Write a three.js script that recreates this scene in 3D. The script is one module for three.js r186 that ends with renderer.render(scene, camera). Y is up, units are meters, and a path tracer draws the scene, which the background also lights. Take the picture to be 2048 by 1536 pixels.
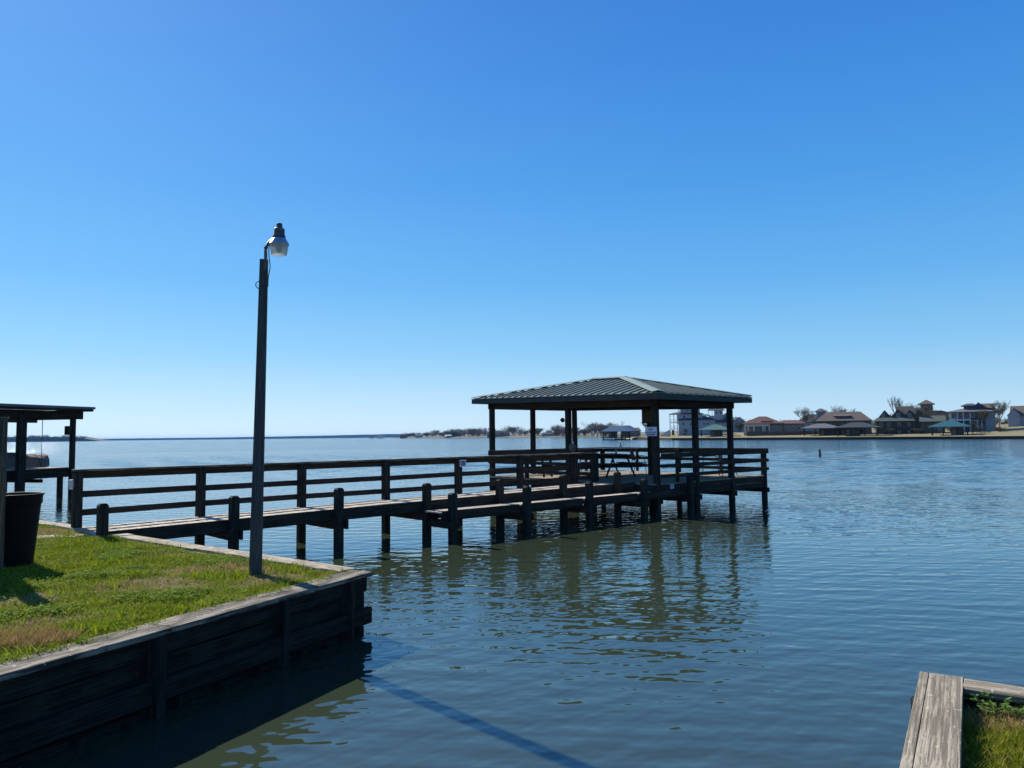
import * as THREE from 'three';
import { mergeGeometries } from 'three/addons/utils/BufferGeometryUtils.js';

// ---------------------------------------------------------------- camera, sky, sun, exposure
const scene = new THREE.Scene();
const EYE = 2.27;                                            // metres above the water (y = 0)
const camera = new THREE.PerspectiveCamera(53.07, 4 / 3, 0.1, 20000);
camera.position.set(0, EYE, 0);
camera.rotation.set(Math.atan(104 / 1538), 0, -0.0107, 'YXZ');

const renderer = new THREE.WebGLRenderer({ antialias: true });
renderer.toneMapping = THREE.LinearToneMapping;
const EXPOSURE = 1.75;                                       // exposed for the lawn and deck, the sky in the same units
renderer.toneMappingExposure = EXPOSURE;
renderer.shadowMap.enabled = true;

const SUN_EL = 35 * Math.PI / 180;
const sunDir = new THREE.Vector3(-0.67 * Math.cos(SUN_EL), Math.sin(SUN_EL), -0.742 * Math.cos(SUN_EL)).normalize();
{
  const w = 1024, h = 512, d = new Float32Array(w * h * 4);
  const lin = c => c.map(x => Math.pow(x / 255, 2.2));
  // elevation (degrees) -> colour of clear winter sky away from the sun
  const keys = [[0, [202, 229, 244]], [2.5, [178, 218, 245]], [6, [136, 198, 243]], [11, [101, 175, 238]], [18, [78, 153, 228]], [26, [64, 134, 217]], [34, [55, 119, 203]], [50, [48, 102, 186]], [90, [40, 88, 168]]].map(([e, c]) => [e, lin(c)]);
  for (let j = 0; j < h; j++) for (let i = 0; i < w; i++) {
    const el = ((j + 0.5) / h - 0.5) * Math.PI, az = ((i + 0.5) / w - 0.5) * 2 * Math.PI;
    const e = Math.max(0, el * 180 / Math.PI);
    let k = 0; while (k < keys.length - 2 && e > keys[k + 1][0]) k++;
    let t = Math.min(1, (e - keys[k][0]) / (keys[k + 1][0] - keys[k][0]));
    const ce = Math.cos(Math.max(0, el));
    const cs = ce * Math.cos(az) * sunDir.x + Math.sin(Math.max(0, el)) * sunDir.y + ce * Math.sin(az) * sunDir.z;
    const g = Math.acos(Math.min(1, Math.max(-1, cs)));
    const halo = 0.26 * Math.exp(-g * g / 0.30) + 0.42 * Math.exp(-g / 0.15);
    const low = 0.20 * Math.exp(-e / 6) * Math.exp(-g * g / 0.7);
    const dim = 0.93 + 0.12 * cs * cs;
    const o = (j * w + i) * 4;
    for (let c = 0; c < 3; c++) {
      const b = keys[k][1][c] * (1 - t) + keys[k + 1][1][c] * t;
      d[o + c] = (b * dim + halo * [0.24, 0.33, 0.31][c] + low * [0.9, 0.75, 0.5][c]) * 1.06 / EXPOSURE;
    }
    d[o + 3] = 1;
  }
  const sky = new THREE.DataTexture(d, w, h, THREE.RGBAFormat, THREE.FloatType);
  sky.mapping = THREE.EquirectangularReflectionMapping;
  sky.magFilter = sky.minFilter = THREE.LinearFilter; sky.wrapS = THREE.RepeatWrapping; sky.needsUpdate = true;
  scene.background = sky; scene.environment = sky;
}
const sun = new THREE.DirectionalLight(new THREE.Color(1, 0.94, 0.84), 5);
sun.position.copy(sunDir).multiplyScalar(120); sun.castShadow = true;
sun.shadow.mapSize.set(4096, 4096);
Object.assign(sun.shadow.camera, { left: -60, right: 60, top: 60, bottom: -60, near: 1, far: 300 });
scene.add(sun, sun.target);

// ---------------------------------------------------------------- helpers
function rngOf(s) { return () => { s |= 0; s = s + 0x6D2B79F5 | 0; let t = Math.imul(s ^ s >>> 15, 1 | s); t = t + Math.imul(t ^ t >>> 7, 61 | t) ^ t; return ((t ^ t >>> 14) >>> 0) / 4294967296; }; }
const R = rngOf(7), rr = (a, b) => a + (b - a) * R();
const taken = {};
function numbered(n) { const k = taken[n] = (taken[n] ?? -1) + 1; return k ? `${n}_${String(k).padStart(3, '0')}` : n; }
function add(name, geo, mat, parent = scene) {
  const m = new THREE.Mesh(geo, mat); m.castShadow = m.receiveShadow = true;
  m.name = parent === scene ? numbered(name) : name; parent.add(m); return m;
}
function tag(o, label, category, group) { o.userData.label = label; o.userData.category = category; if (group) o.userData.group = group; return o; }
function structure(o) { o.userData.kind = 'structure'; return o; }
function stuff(o) { o.userData.kind = 'stuff'; return o; }
function thing(name, label, category, x = 0, y = 0, z = 0, turn = 0, group) {
  const g = new THREE.Group(); g.name = numbered(name); g.position.set(x, y, z); g.rotation.y = turn; scene.add(g);
  return tag(g, label, category, group);
}
function copy(o, label) { const c = o.clone(); c.name = numbered(o.name.replace(/_\d{3}$/, '')); c.userData = { ...o.userData }; if (label) c.userData.label = label; scene.add(c); return c; }
const V3 = (x, y, z) => new THREE.Vector3(x, y, z);

// periodic value noise
function hash2(x, y, s) { let n = Math.imul(x, 374761393) + Math.imul(y, 668265263) + Math.imul(s, 2147483647 ^ 0x5bd1e995) | 0; n = Math.imul(n ^ n >>> 13, 1274126177); return ((n ^ n >>> 16) >>> 0) / 4294967296; }
function pnoise(x, y, px, py, s) {
  const xi = Math.floor(x), yi = Math.floor(y), fx = x - xi, fy = y - yi, u = fx * fx * (3 - 2 * fx), v = fy * fy * (3 - 2 * fy);
  const m = (a, p) => ((a % p) + p) % p, x0 = m(xi, px), x1 = m(xi + 1, px), y0 = m(yi, py), y1 = m(yi + 1, py);
  const a = hash2(x0, y0, s), b = hash2(x1, y0, s), c = hash2(x0, y1, s), d = hash2(x1, y1, s);
  return (a + (b - a) * u) * (1 - v) + (c + (d - c) * u) * v;
}
const noise = (x, y, s) => pnoise(x, y, 1 << 20, 1 << 20, s);
function fbm(x, y, s, o = 4) { let a = 0, w = 0.5, t = 0; for (let i = 0; i < o; i++) { a += w * noise(x, y, s + i); t += w; w *= 0.5; x = x * 2.03 + 3.1; y = y * 2.03 + 1.7; } return a / t; }
const smooth = (a, b, x) => { const t = Math.min(1, Math.max(0, (x - a) / (b - a))); return t * t * (3 - 2 * t); };
function dataTex(w, h, fn, srgb = true, ch = 3) {
  const d = new Uint8Array(w * h * 4);
  for (let j = 0; j < h; j++) for (let i = 0; i < w; i++) {
    const c = fn((i + 0.5) / w, (j + 0.5) / h), o = (j * w + i) * 4;
    for (let k = 0; k < 3; k++) { let v = ch === 1 ? c : c[k]; if (srgb) v = Math.pow(Math.max(0, v), 1 / 2.2); d[o + k] = Math.max(0, Math.min(255, v * 255)); }
    d[o + 3] = 255;
  }
  const t = new THREE.DataTexture(d, w, h); t.magFilter = THREE.LinearFilter; t.minFilter = THREE.LinearMipmapLinearFilter; t.generateMipmaps = true;
  t.wrapS = t.wrapT = THREE.RepeatWrapping; if (srgb) t.colorSpace = THREE.SRGBColorSpace; t.needsUpdate = true; return t;
}
// wood: a tile 2 m along the grain (u) by 0.5 m across (v); linear colours
function wood(dark, light, seed, { crack = 0.5, knots = 5, rough = 0.9, bump = 0.004, spots = 0, stain = 0 } = {}) {
  const K = []; const r = rngOf(seed * 91 + 5);
  for (let i = 0; i < knots; i++) K.push([r(), r(), 0.6 + r()]);
  const W = 1024, Hh = 256, f = new Float32Array(W * Hh), cr = new Float32Array(W * Hh), sp = new Float32Array(W * Hh);
  for (let j = 0; j < Hh; j++) for (let i = 0; i < W; i++) {
    const u = (i + 0.5) / W, v = (j + 0.5) / Hh;
    let bend = 0.022 * (pnoise(u * 3, v * 2, 3, 2, seed) - 0.5), kn = 0;
    for (const [ku, kv, ks] of K) {
      let du = u - ku, dv = v - kv; du -= Math.round(du); dv -= Math.round(dv);
      const q = Math.exp(-(du * du * 1600 + dv * dv * 220) / ks); bend += 0.022 * q * Math.tanh(dv * 30); kn = Math.max(kn, Math.exp(-(du * du * 16000 + dv * dv * 2200) / ks));
    }
    const vv = v + bend;
    const g1 = pnoise(u * 6, vv * 72, 6, 72, seed + 1), g2 = pnoise(u * 24, vv * 128, 24, 128, seed + 2), g3 = pnoise(u * 4, vv * 10, 4, 10, seed + 3), g4 = pnoise(u * 160, vv * 128, 160, 128, seed + 4);
    const c = smooth(0.66, 0.74, pnoise(u * 5, vv * 40, 5, 40, seed + 6)) * smooth(0.45, 0.6, pnoise(u * 5, v * 3, 5, 3, seed + 7));
    let val = 0.36 * g1 + 0.26 * g2 + 0.22 * g3 + 0.16 * g4;
    if (stain) val += stain * (pnoise(u * 9, v * 5, 9, 5, seed + 12) + 0.6 * pnoise(u * 22, v * 12, 22, 12, seed + 13) - 0.8);
    f[j * W + i] = Math.max(0, smooth(0.2, 0.8, val) * (1 - 0.75 * kn)); cr[j * W + i] = c * crack;
    sp[j * W + i] = spots ? smooth(0.9, 0.96, pnoise(u * 60, v * 15, 60, 15, seed + 9)) * spots : 0;
  }
  const at = (u, v) => Math.min(Hh - 1, Math.floor(v * Hh)) * W + Math.min(W - 1, Math.floor(u * W));
  const map = dataTex(W, Hh, (u, v) => { const k = at(u, v), t = f[k] * (1 - cr[k]), s = sp[k]; return [0, 1, 2].map(c => (dark[c] + (light[c] - dark[c]) * t) * (1 - s) + 0.6 * s); });
  const bm = dataTex(W, Hh, (u, v) => { const k = at(u, v); return f[k] * (1 - cr[k]); }, false, 1);
  return new THREE.MeshPhysicalMaterial({ map, bumpMap: bm, bumpScale: bump, roughness: rough, specularIntensity: 0.25 });
}
const flat = (r, g, b, roughness = 0.8, extra = {}) => { const m = new THREE.MeshStandardMaterial({ roughness, ...extra }); m.color.setRGB(r, g, b); return m; };
// a plain colour with fine and coarse mottling, for walls, roofs, metal
function mottled(r, g, b, amount = 0.25, roughness = 0.8, extra = {}, seed = 3, tile = 4) {
  const t = dataTex(256, 256, (u, v) => { const n = 0.5 * pnoise(u * 8, v * 8, 8, 8, seed) + 0.3 * pnoise(u * 32, v * 32, 32, 32, seed + 1) + 0.2 * pnoise(u * 128, v * 128, 128, 128, seed + 2); return [r, g, b].map(c => c * (1 + amount * (n - 0.5) * 2)); });
  t.repeat.set(1 / tile, 1 / tile);
  return new THREE.MeshStandardMaterial({ map: t, roughness, ...extra });
}
const M = {
  deck: wood([0.26, 0.22, 0.155], [0.66, 0.575, 0.45], 11, { crack: 0.8 }),
  deckShaded: wood([0.12, 0.098, 0.068], [0.40, 0.345, 0.26], 13, { crack: 0.8 }),  // less bleached boards, also darkened to stand for the shade under the roof
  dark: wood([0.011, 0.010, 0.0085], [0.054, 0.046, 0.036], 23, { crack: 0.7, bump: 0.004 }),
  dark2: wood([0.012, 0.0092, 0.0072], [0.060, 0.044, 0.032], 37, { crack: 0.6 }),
  cap: wood([0.035, 0.031, 0.025], [0.24, 0.212, 0.162], 41, { crack: 0.9, knots: 6, bump: 0.004, spots: 0.5, stain: 0.45 }),
  capRight: wood([0.13, 0.112, 0.083], [0.37, 0.325, 0.245], 43, { crack: 0.8, knots: 5, bump: 0.002, spots: 0.35, stain: 0.12 }),
  capNew: wood([0.14, 0.115, 0.08], [0.48, 0.415, 0.31], 47, { crack: 0.8, knots: 5, bump: 0.004, spots: 0.3, stain: 0.3 }),
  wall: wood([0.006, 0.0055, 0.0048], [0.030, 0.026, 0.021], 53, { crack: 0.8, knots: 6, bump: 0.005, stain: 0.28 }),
  postWood: wood([0.036, 0.040, 0.040], [0.098, 0.104, 0.100], 67, { crack: 0.5 }),
  redWood: wood([0.03, 0.012, 0.008], [0.10, 0.040, 0.026], 71, { crack: 0.4 }),
};

// chamfered bar: length along x, height y, depth z; uv in wood tiles (2 m by 0.5 m)
const bars = new Map();
function bar(l, h, d, variant = 0, c = 0.006) {
  const key = [l.toFixed(3), h.toFixed(3), d.toFixed(3), variant, c].join();
  if (bars.has(key)) return bars.get(key);
  c = Math.min(c, h / 4, d / 4);
  const pos = [], uv = [], ou = (variant * 0.379) % 1, ov = (variant * 0.617) % 1;
  const H = [l / 2, h / 2, d / 2];
  const corner = (sx, sy, sz, ax) => { const p = [sx * (H[0] - c), sy * (H[1] - c), sz * (H[2] - c)]; p[ax] = [sx, sy, sz][ax] * H[ax]; return p; };
  const tri = (a, b, q, out) => {
    const n = V3(...b).sub(V3(...a)).cross(V3(...q).sub(V3(...a)));
    if (n.dot(out) < 0) [b, q] = [q, b];
    for (const p of [a, b, q]) {
      pos.push(...p);
      const ax = Math.abs(out.x) > 0.9 ? 0 : Math.abs(out.y) >= Math.abs(out.z) ? 1 : 2;
      uv.push((ax === 0 ? p[1] * 0.25 : p[0]) / 2 + ou, (ax === 1 ? p[2] : ax === 2 ? p[1] + 0.17 : p[2]) / 0.5 + ov);
    }
  };
  const S = [-1, 1];
  for (let ax = 0; ax < 3; ax++) for (const s of S) {
    const [b, e] = [0, 1, 2].filter(k => k !== ax);
    const q = [[-1, -1], [1, -1], [1, 1], [-1, 1]].map(([x, y]) => { const g = [0, 0, 0]; g[ax] = s; g[b] = x; g[e] = y; return corner(...g, ax); });
    const n = V3(0, 0, 0).setComponent(ax, s); tri(q[0], q[1], q[2], n); tri(q[0], q[2], q[3], n);
  }
  for (let ax = 0; ax < 3; ax++) { // edges along ax
    const [b, e] = [0, 1, 2].filter(k => k !== ax);
    for (const s of S) for (const t of S) {
      const g0 = [0, 0, 0], g1 = [0, 0, 0]; g0[ax] = -1; g1[ax] = 1; g0[b] = g1[b] = s; g0[e] = g1[e] = t;
      const n = V3(0, 0, 0).setComponent(b, s).setComponent(e, t).normalize();
      const A = corner(...g0, b), B = corner(...g1, b), C = corner(...g1, e), D = corner(...g0, e); tri(A, B, C, n); tri(A, C, D, n);
    }
  }
  for (const x of S) for (const y of S) for (const z of S) tri(corner(x, y, z, 0), corner(x, y, z, 1), corner(x, y, z, 2), V3(x, y, z).normalize());
  const g = new THREE.BufferGeometry();
  g.setAttribute('position', new THREE.Float32BufferAttribute(pos, 3)); g.setAttribute('uv', new THREE.Float32BufferAttribute(uv, 2)); g.computeVertexNormals();
  bars.set(key, g); return g;
}
let vcount = 0; const nextV = () => (vcount = (vcount + 1) % 8);
// a timber from a to b (centre line), h tall, d thick
function beam(name, a, b, h, d, mat, parent, c) {
  const A = V3(...a), B = V3(...b), x = B.clone().sub(A), l = x.length(); x.normalize();
  let up = Math.abs(x.y) > 0.9 ? V3(1, 0, 0) : V3(0, 1, 0); const z = x.clone().cross(up).normalize(); up = z.clone().cross(x);
  const m = add(name, bar(l, h, d, nextV(), c), mat, parent);
  m.quaternion.setFromRotationMatrix(new THREE.Matrix4().makeBasis(x, up, z)); m.position.copy(A.add(B).multiplyScalar(0.5)); return m;
}
function upright(name, x, y0, y1, z, w, mat, parent, d = w, lean = 0.004) { return beam(name, [x + rr(-lean, lean), y0, z + rr(-lean, lean)], [x + rr(-lean, lean), y1, z + rr(-lean, lean)], w, d, mat, parent, 0.012); }
function block(name, x0, x1, y0, y1, z0, z1, mat, parent, c = 0.01) { const m = add(name, bar(x1 - x0, y1 - y0, z1 - z0, nextV(), c), mat, parent); m.position.set((x0 + x1) / 2, (y0 + y1) / 2, (z0 + z1) / 2); return m; }
// closed polygon prism between two heights (plan given as [x, z] world), uv in metres
function slab(name, pts, y0, y1, mat, parent) {
  const sh = new THREE.Shape(pts.map(([x, z]) => new THREE.Vector2(x, -z))); const g = new THREE.ExtrudeGeometry(sh, { depth: y1 - y0, bevelEnabled: false });
  g.rotateX(-Math.PI / 2); g.translate(0, y0, 0); return add(name, g, mat, parent);
}
// triangles from raw points, flat shaded; uv planar in metres
function polys(list) { // list of polygons (arrays of [x,y,z]); fan-triangulated
  const pos = [], uv = [];
  for (const p of list) for (let i = 1; i < p.length - 1; i++) {
    const t = [p[0], p[i], p[i + 1]]; const n = V3(...t[1]).sub(V3(...t[0])).cross(V3(...t[2]).sub(V3(...t[0]))).normalize();
    for (const q of t) { pos.push(...q); const ax = Math.abs(n.y) > 0.5 ? 1 : Math.abs(n.x) > Math.abs(n.z) ? 0 : 2; uv.push(ax === 0 ? q[2] : q[0], ax === 1 ? q[2] : q[1]); }
  }
  const g = new THREE.BufferGeometry(); g.setAttribute('position', new THREE.Float32BufferAttribute(pos, 3)); g.setAttribute('uv', new THREE.Float32BufferAttribute(uv, 2)); g.computeVertexNormals(); return g;
}
const tube = (pts, r, seg = 24, rad = 6) => new THREE.TubeGeometry(new THREE.CatmullRomCurve3(pts.map(p => V3(...p))), seg, r, rad);
const put = (g, x, y, z) => g.translate(x, y, z);

// ---------------------------------------------------------------- the lake
const SINE = new Float32Array(8192); for (let i = 0; i < 8192; i++) SINE[i] = Math.sin(2 * Math.PI * i / 8192);
const TO = 8192 / (2 * Math.PI), fsin = t => SINE[(t * TO) & 8191], fcos = t => SINE[(t * TO + 2048) & 8191];
const rippleNormal = (() => { // tile of fine wind ripples, 12 m wide
  const n = 1024, tile = 12, r = rngOf(99), gx = new Float32Array(n * n), gy = new Float32Array(n * n), TW = 2 * Math.PI / n;
  for (let w = 0; w < 80; w++) {
    const lam = 0.09 * Math.pow(9, r()), dir = 1.72 + (r() + r() + r() - 1.5) * 1.0;
    let kx = Math.round(Math.cos(dir) * tile / lam), ky = Math.round(Math.sin(dir) * tile / lam); if (!kx && !ky) ky = 1;
    const ph = r() * 6.283, l = Math.hypot(kx, ky), sl = 0.030 * (0.5 + r()), sx = -sl * kx / l, sy = -sl * ky / l, cx = new Float32Array(n), sn = new Float32Array(n);
    for (let i = 0; i < n; i++) { cx[i] = Math.cos(kx * i * TW); sn[i] = Math.sin(kx * i * TW); }
    for (let j = 0; j < n; j++) { const b = ky * j * TW + ph, cb = Math.cos(b), sb = Math.sin(b), o = j * n; for (let i = 0; i < n; i++) { const c = cx[i] * cb - sn[i] * sb; gx[o + i] += sx * c; gy[o + i] += sy * c; } }
  }
  const d = new Uint8Array(n * n * 4);
  for (let o = 0; o < n * n; o++) { const l = Math.hypot(gx[o], gy[o], 1); d[o * 4] = 127.5 + 127.5 * gx[o] / l; d[o * 4 + 1] = 127.5 + 127.5 * gy[o] / l; d[o * 4 + 2] = 127.5 + 127.5 / l; d[o * 4 + 3] = 255; }
  const t = new THREE.DataTexture(d, n, n); t.wrapS = t.wrapT = THREE.RepeatWrapping; t.magFilter = THREE.LinearFilter; t.needsUpdate = true; t.repeat.set(1 / tile, 1 / tile); return t;
})();
const WATER = { color: new THREE.Color().setRGB(0.031, 0.043, 0.025), ior: 1.78 };
// the finest ripples steepen from the sheltered slip out to the open lake
const waterBands = [0.15, 0.19, 0.26, 0.35, 0.46, 0.57, 0.68, 0.78, 0.86].map(k => new THREE.MeshPhysicalMaterial({ ...WATER, roughness: 0.03 + 0.06 * k, normalMap: rippleNormal, normalScale: new THREE.Vector2(k, k) }));
const waterFar = new THREE.MeshPhysicalMaterial({ ...WATER, roughness: 0.1, normalMap: rippleNormal, normalScale: new THREE.Vector2(0.9, 0.9) });
{
  const r = rngOf(5), waves = [];
  // ripples (steep and short) run everywhere; chop of one to four metres only out on the open lake
  for (let i = 0; i < 34; i++) { const lam = 0.12 * Math.pow(5, i / 33), dir = 1.70 + (r() + r() + r() - 1.5) * 0.85, k = 2 * Math.PI / lam; waves.push([k * Math.cos(dir), k * Math.sin(dir), r() * 6.283, 0.0125 * (0.6 + 0.8 * r()) * Math.min(1, Math.pow(0.24 / lam, 0.6)) / k, lam, 0]); }
  for (let i = 0; i < 16; i++) { const lam = 0.9 * Math.pow(4.2, i / 15), dir = 1.66 + (r() + r() + r() - 1.5) * 0.8, k = 2 * Math.PI / lam; waves.push([k * Math.cos(dir), k * Math.sin(dir), r() * 6.283, 0.034 * (0.6 + 0.8 * r()) / k, lam, 1]); }
  const NA = 840, NR = 600, r0 = 2.2, r1 = 150, a0 = -0.98, a1 = 0.98, NV = (NA + 1) * (NR + 1), pos = new Float32Array(NV * 3), nor = new Float32Array(NV * 3), uv = new Float32Array(NV * 2), idx = new Uint32Array(NA * NR * 6);
  for (let j = 0; j <= NR; j++) {
    const rad = r0 * Math.pow(r1 / r0, j / NR), cell = Math.max(rad * (a1 - a0) / NA, rad * Math.log(r1 / r0) / NR), use = waves.map(w => [...w, smooth(3.2, 6.5, w[4] / cell)]).filter(w => w[6] > 0), rim = 1 - smooth(135, 150, rad);
    for (let i = 0; i <= NA; i++) {
      const a = a0 + (a1 - a0) * i / NA, x = rad * Math.sin(a), z = -rad * Math.cos(a);
      // the lee of the seawall and the pier is calmer; gusts roughen the open lake in patches
      const open = smooth(22, 78, -z + 0.45 * x), gust = fbm(x * 0.05 + 4, z * 0.11, 31, 2), calm = noise(x * 0.22, z * 0.35, 77);
      const ar = (0.27 + 0.36 * calm + 0.95 * open) * rim, ac = (0.03 + open * (0.45 + 1.0 * gust)) * rim;
      let y = 0, nx = 0, nz = 0;
      for (let q = 0; q < use.length; q++) { const w = use[q], t = w[0] * x + w[1] * z + w[2], A = w[3] * w[6] * (w[5] ? ac : ar); y += A * fsin(t); const c = A * fcos(t); nx -= w[0] * c; nz -= w[1] * c; }
      const o = j * (NA + 1) + i, l = Math.hypot(nx, 1, nz);
      pos[o * 3] = x; pos[o * 3 + 1] = y; pos[o * 3 + 2] = z; nor[o * 3] = nx / l; nor[o * 3 + 1] = 1 / l; nor[o * 3 + 2] = nz / l; uv[o * 2] = x; uv[o * 2 + 1] = -z;
    }
  }
  for (let j = 0, p = 0; j < NR; j++) for (let i = 0; i < NA; i++) { const a = j * (NA + 1) + i, b = a + NA + 1; idx[p++] = a; idx[p++] = a + 1; idx[p++] = b; idx[p++] = a + 1; idx[p++] = b + 1; idx[p++] = b; }
  const g = new THREE.BufferGeometry(); g.setAttribute('position', new THREE.BufferAttribute(pos, 3)); g.setAttribute('normal', new THREE.BufferAttribute(nor, 3)); g.setAttribute('uv', new THREE.BufferAttribute(uv, 2)); g.setIndex(new THREE.BufferAttribute(idx, 1));
  for (let b = 0; b < 9; b++) { const j0 = b ? Math.round(NR * (0.44 + 0.062 * b)) : 0, j1 = b < 8 ? Math.round(NR * (0.44 + 0.062 * (b + 1))) : NR; g.addGroup(j0 * NA * 6, (j1 - j0) * NA * 6, b); }
  structure(add('water', g, waterBands));
  // the rest of the lake: a flat sheet round the rippled one, out to the horizon
  const P = [], U = [], I = [];
  const radii = [150, 400, 1200, 4000, 12000];
  for (let k = 0; k < radii.length; k++) for (let i = 0; i <= 96; i++) { const a = a0 + (a1 - a0) * i / 96; const x = Math.sin(a) * radii[k], z = -Math.cos(a) * radii[k]; P.push(x, 0, z); U.push(x, -z); }
  for (let k = 0; k < radii.length - 1; k++) for (let i = 0; i < 96; i++) { const a = k * 97 + i, b = a + 97; I.push(a, a + 1, b, a + 1, b + 1, b); }
  const f = new THREE.BufferGeometry(); f.setAttribute('position', new THREE.Float32BufferAttribute(P, 3)); f.setAttribute('uv', new THREE.Float32BufferAttribute(U, 2)); f.setIndex(I); f.computeVertexNormals();
  structure(add('water', f, waterFar));
  // behind and beside the camera
  const Q = [], QU = [], QI = [];
  const rs = [2.2, 12, 150, 3000];
  for (const q of rs) for (let i = 0; i <= 48; i++) { const a = a1 + (2 * Math.PI - (a1 - a0)) * i / 48; Q.push(Math.sin(a) * q, 0, -Math.cos(a) * q); QU.push(Math.sin(a) * q, Math.cos(a) * q); }
  for (let k = 0; k < rs.length - 1; k++) for (let i = 0; i < 48; i++) { const a = k * 49 + i, b = a + 49; QI.push(a, a + 1, b, a + 1, b + 1, b); }
  const h = new THREE.BufferGeometry(); h.setAttribute('position', new THREE.Float32BufferAttribute(Q, 3)); h.setAttribute('uv', new THREE.Float32BufferAttribute(QU, 2)); h.setIndex(QI); h.computeVertexNormals();
  structure(add('water', h, waterFar));
}

// ---------------------------------------------------------------- lawns and seawalls (plan points are [x, z], z = minus the distance ahead)
const soilMat = new THREE.MeshStandardMaterial({ roughness: 1, map: (() => { const t = dataTex(512, 512, (u, v) => { const n = 0.5 * pnoise(u * 8, v * 8, 8, 8, 301) + 0.3 * pnoise(u * 40, v * 40, 40, 40, 302) + 0.2 * pnoise(u * 180, v * 180, 180, 180, 303); const g = smooth(0.35, 0.65, n); return [0.10 + 0.03 * g - 0.03 * n, 0.085 + 0.03 * g, 0.035]; }); t.repeat.set(0.4, 0.4); return t; })() });
const cornerL = [-1.64, -9.19], frontL = [-8.6, 5.6], backL = [-24, -27.2];
const leftLawn = [[-1.80, -9.22], [-3.60, -5.38], [-8.85, 5.6], [-45, 5.6], [-45, -44], [-24.1, -26.95], [-9.40, -15.22], [-3.42, -10.45]];
structure(slab('lawn', leftLawn, -0.8, 0.655, soilMat));
const cornerR = [2.66, -5.17], sideR = [-0.95, 0.9], farR = [14, 2.55];
const rightLawn = [[2.70, -4.98], [-1.40, 1.89], [-4.5, 7.1], [22, 24], [22, 8.16], [10.2, 0.13]];
structure(slab('lawn', rightLawn, -0.8, 0.585, soilMat));

// P -> Q along the top outer edge; outward is to the left or right of that way
function seawall(root, P, Q, side, { capW = 0.26, pieces = [3], piles = 1.6, face = true, far = 99, y = 0.70, capMat = M.cap, lead = 0.06, jit = 0.012, cham = 0.009 }) {
  const dx = Q[0] - P[0], dz = Q[1] - P[1], L = Math.hypot(dx, dz), ux = dx / L, uz = dz / L, nx = side * uz, nz = -side * ux; // n points out over the water
  const at = (s, o, h) => [P[0] + ux * s + nx * o - root.position.x, h, P[1] + uz * s + nz * o - root.position.z];
  let s = 0, i = 0;
  while (s < L - 0.05) {
    const l = Math.min(pieces[i % pieces.length], L - s), j = rr(-jit, jit), t = rr(-jit, jit * 0.5) * 0.6;
    beam('cap_board', at(s + 0.003, -capW / 2 + j, y - 0.024 + t), at(s + l - 0.003, -capW / 2 + j + rr(-jit, jit) * 0.6, y - 0.024 + t + rr(-jit, jit) * 0.5), 0.048, capW, capMat, root, cham);
    s += l; i++;
  }
  if (!face) return;
  const n = Math.max(1, Math.round(Math.min(L, far) / piles)), step = Math.min(L, far) / n;
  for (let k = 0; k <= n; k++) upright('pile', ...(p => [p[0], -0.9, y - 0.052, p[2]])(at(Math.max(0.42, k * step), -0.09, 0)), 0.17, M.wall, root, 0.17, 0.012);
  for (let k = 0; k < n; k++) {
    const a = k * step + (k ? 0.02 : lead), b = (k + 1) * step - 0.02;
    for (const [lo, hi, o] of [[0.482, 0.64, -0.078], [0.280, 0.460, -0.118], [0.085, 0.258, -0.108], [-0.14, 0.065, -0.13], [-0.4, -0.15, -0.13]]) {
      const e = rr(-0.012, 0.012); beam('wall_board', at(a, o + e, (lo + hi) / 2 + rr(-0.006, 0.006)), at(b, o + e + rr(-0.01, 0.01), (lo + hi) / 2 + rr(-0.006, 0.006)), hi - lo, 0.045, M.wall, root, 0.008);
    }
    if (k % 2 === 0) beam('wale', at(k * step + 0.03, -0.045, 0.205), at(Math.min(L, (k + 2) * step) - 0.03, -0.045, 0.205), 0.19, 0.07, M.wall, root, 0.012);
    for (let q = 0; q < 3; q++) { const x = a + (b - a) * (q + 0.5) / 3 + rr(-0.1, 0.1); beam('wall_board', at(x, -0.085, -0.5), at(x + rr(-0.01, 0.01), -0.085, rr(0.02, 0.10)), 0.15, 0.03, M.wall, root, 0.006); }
  }
}
{
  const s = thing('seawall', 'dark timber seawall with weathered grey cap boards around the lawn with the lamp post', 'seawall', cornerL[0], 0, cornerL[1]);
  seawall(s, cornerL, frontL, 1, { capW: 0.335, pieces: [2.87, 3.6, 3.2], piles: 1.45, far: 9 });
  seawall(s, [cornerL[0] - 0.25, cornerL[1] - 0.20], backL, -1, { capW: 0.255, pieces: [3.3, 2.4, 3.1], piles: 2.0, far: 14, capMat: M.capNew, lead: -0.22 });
  const e = thing('seawall', 'timber seawall with a broad cracked cap plank and a weed growing in its corner', 'seawall', cornerR[0], 0, cornerR[1]);
  seawall(e, cornerR, sideR, -1, { capW: 0.052, pieces: [7.2], piles: 1.5, far: 6, capMat: M.capRight, jit: 0.001, cham: 0.0025 }); seawall(e, [cornerR[0] + 0.0475, cornerR[1] + 0.0283], [sideR[0] + 0.046, sideR[1] + 0.0275], -1, { capW: 0.19, pieces: [7.2], face: false, capMat: M.capRight, jit: 0.001, cham: 0.0025 });
  seawall(e, [cornerR[0] + 0.203, cornerR[1] + 0.138], farR, 1, { capW: 0.21, pieces: [3.4, 3], piles: 1.6, far: 7, y: 0.699, capMat: M.capRight, lead: -0.2, jit: 0.003 });
}
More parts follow.
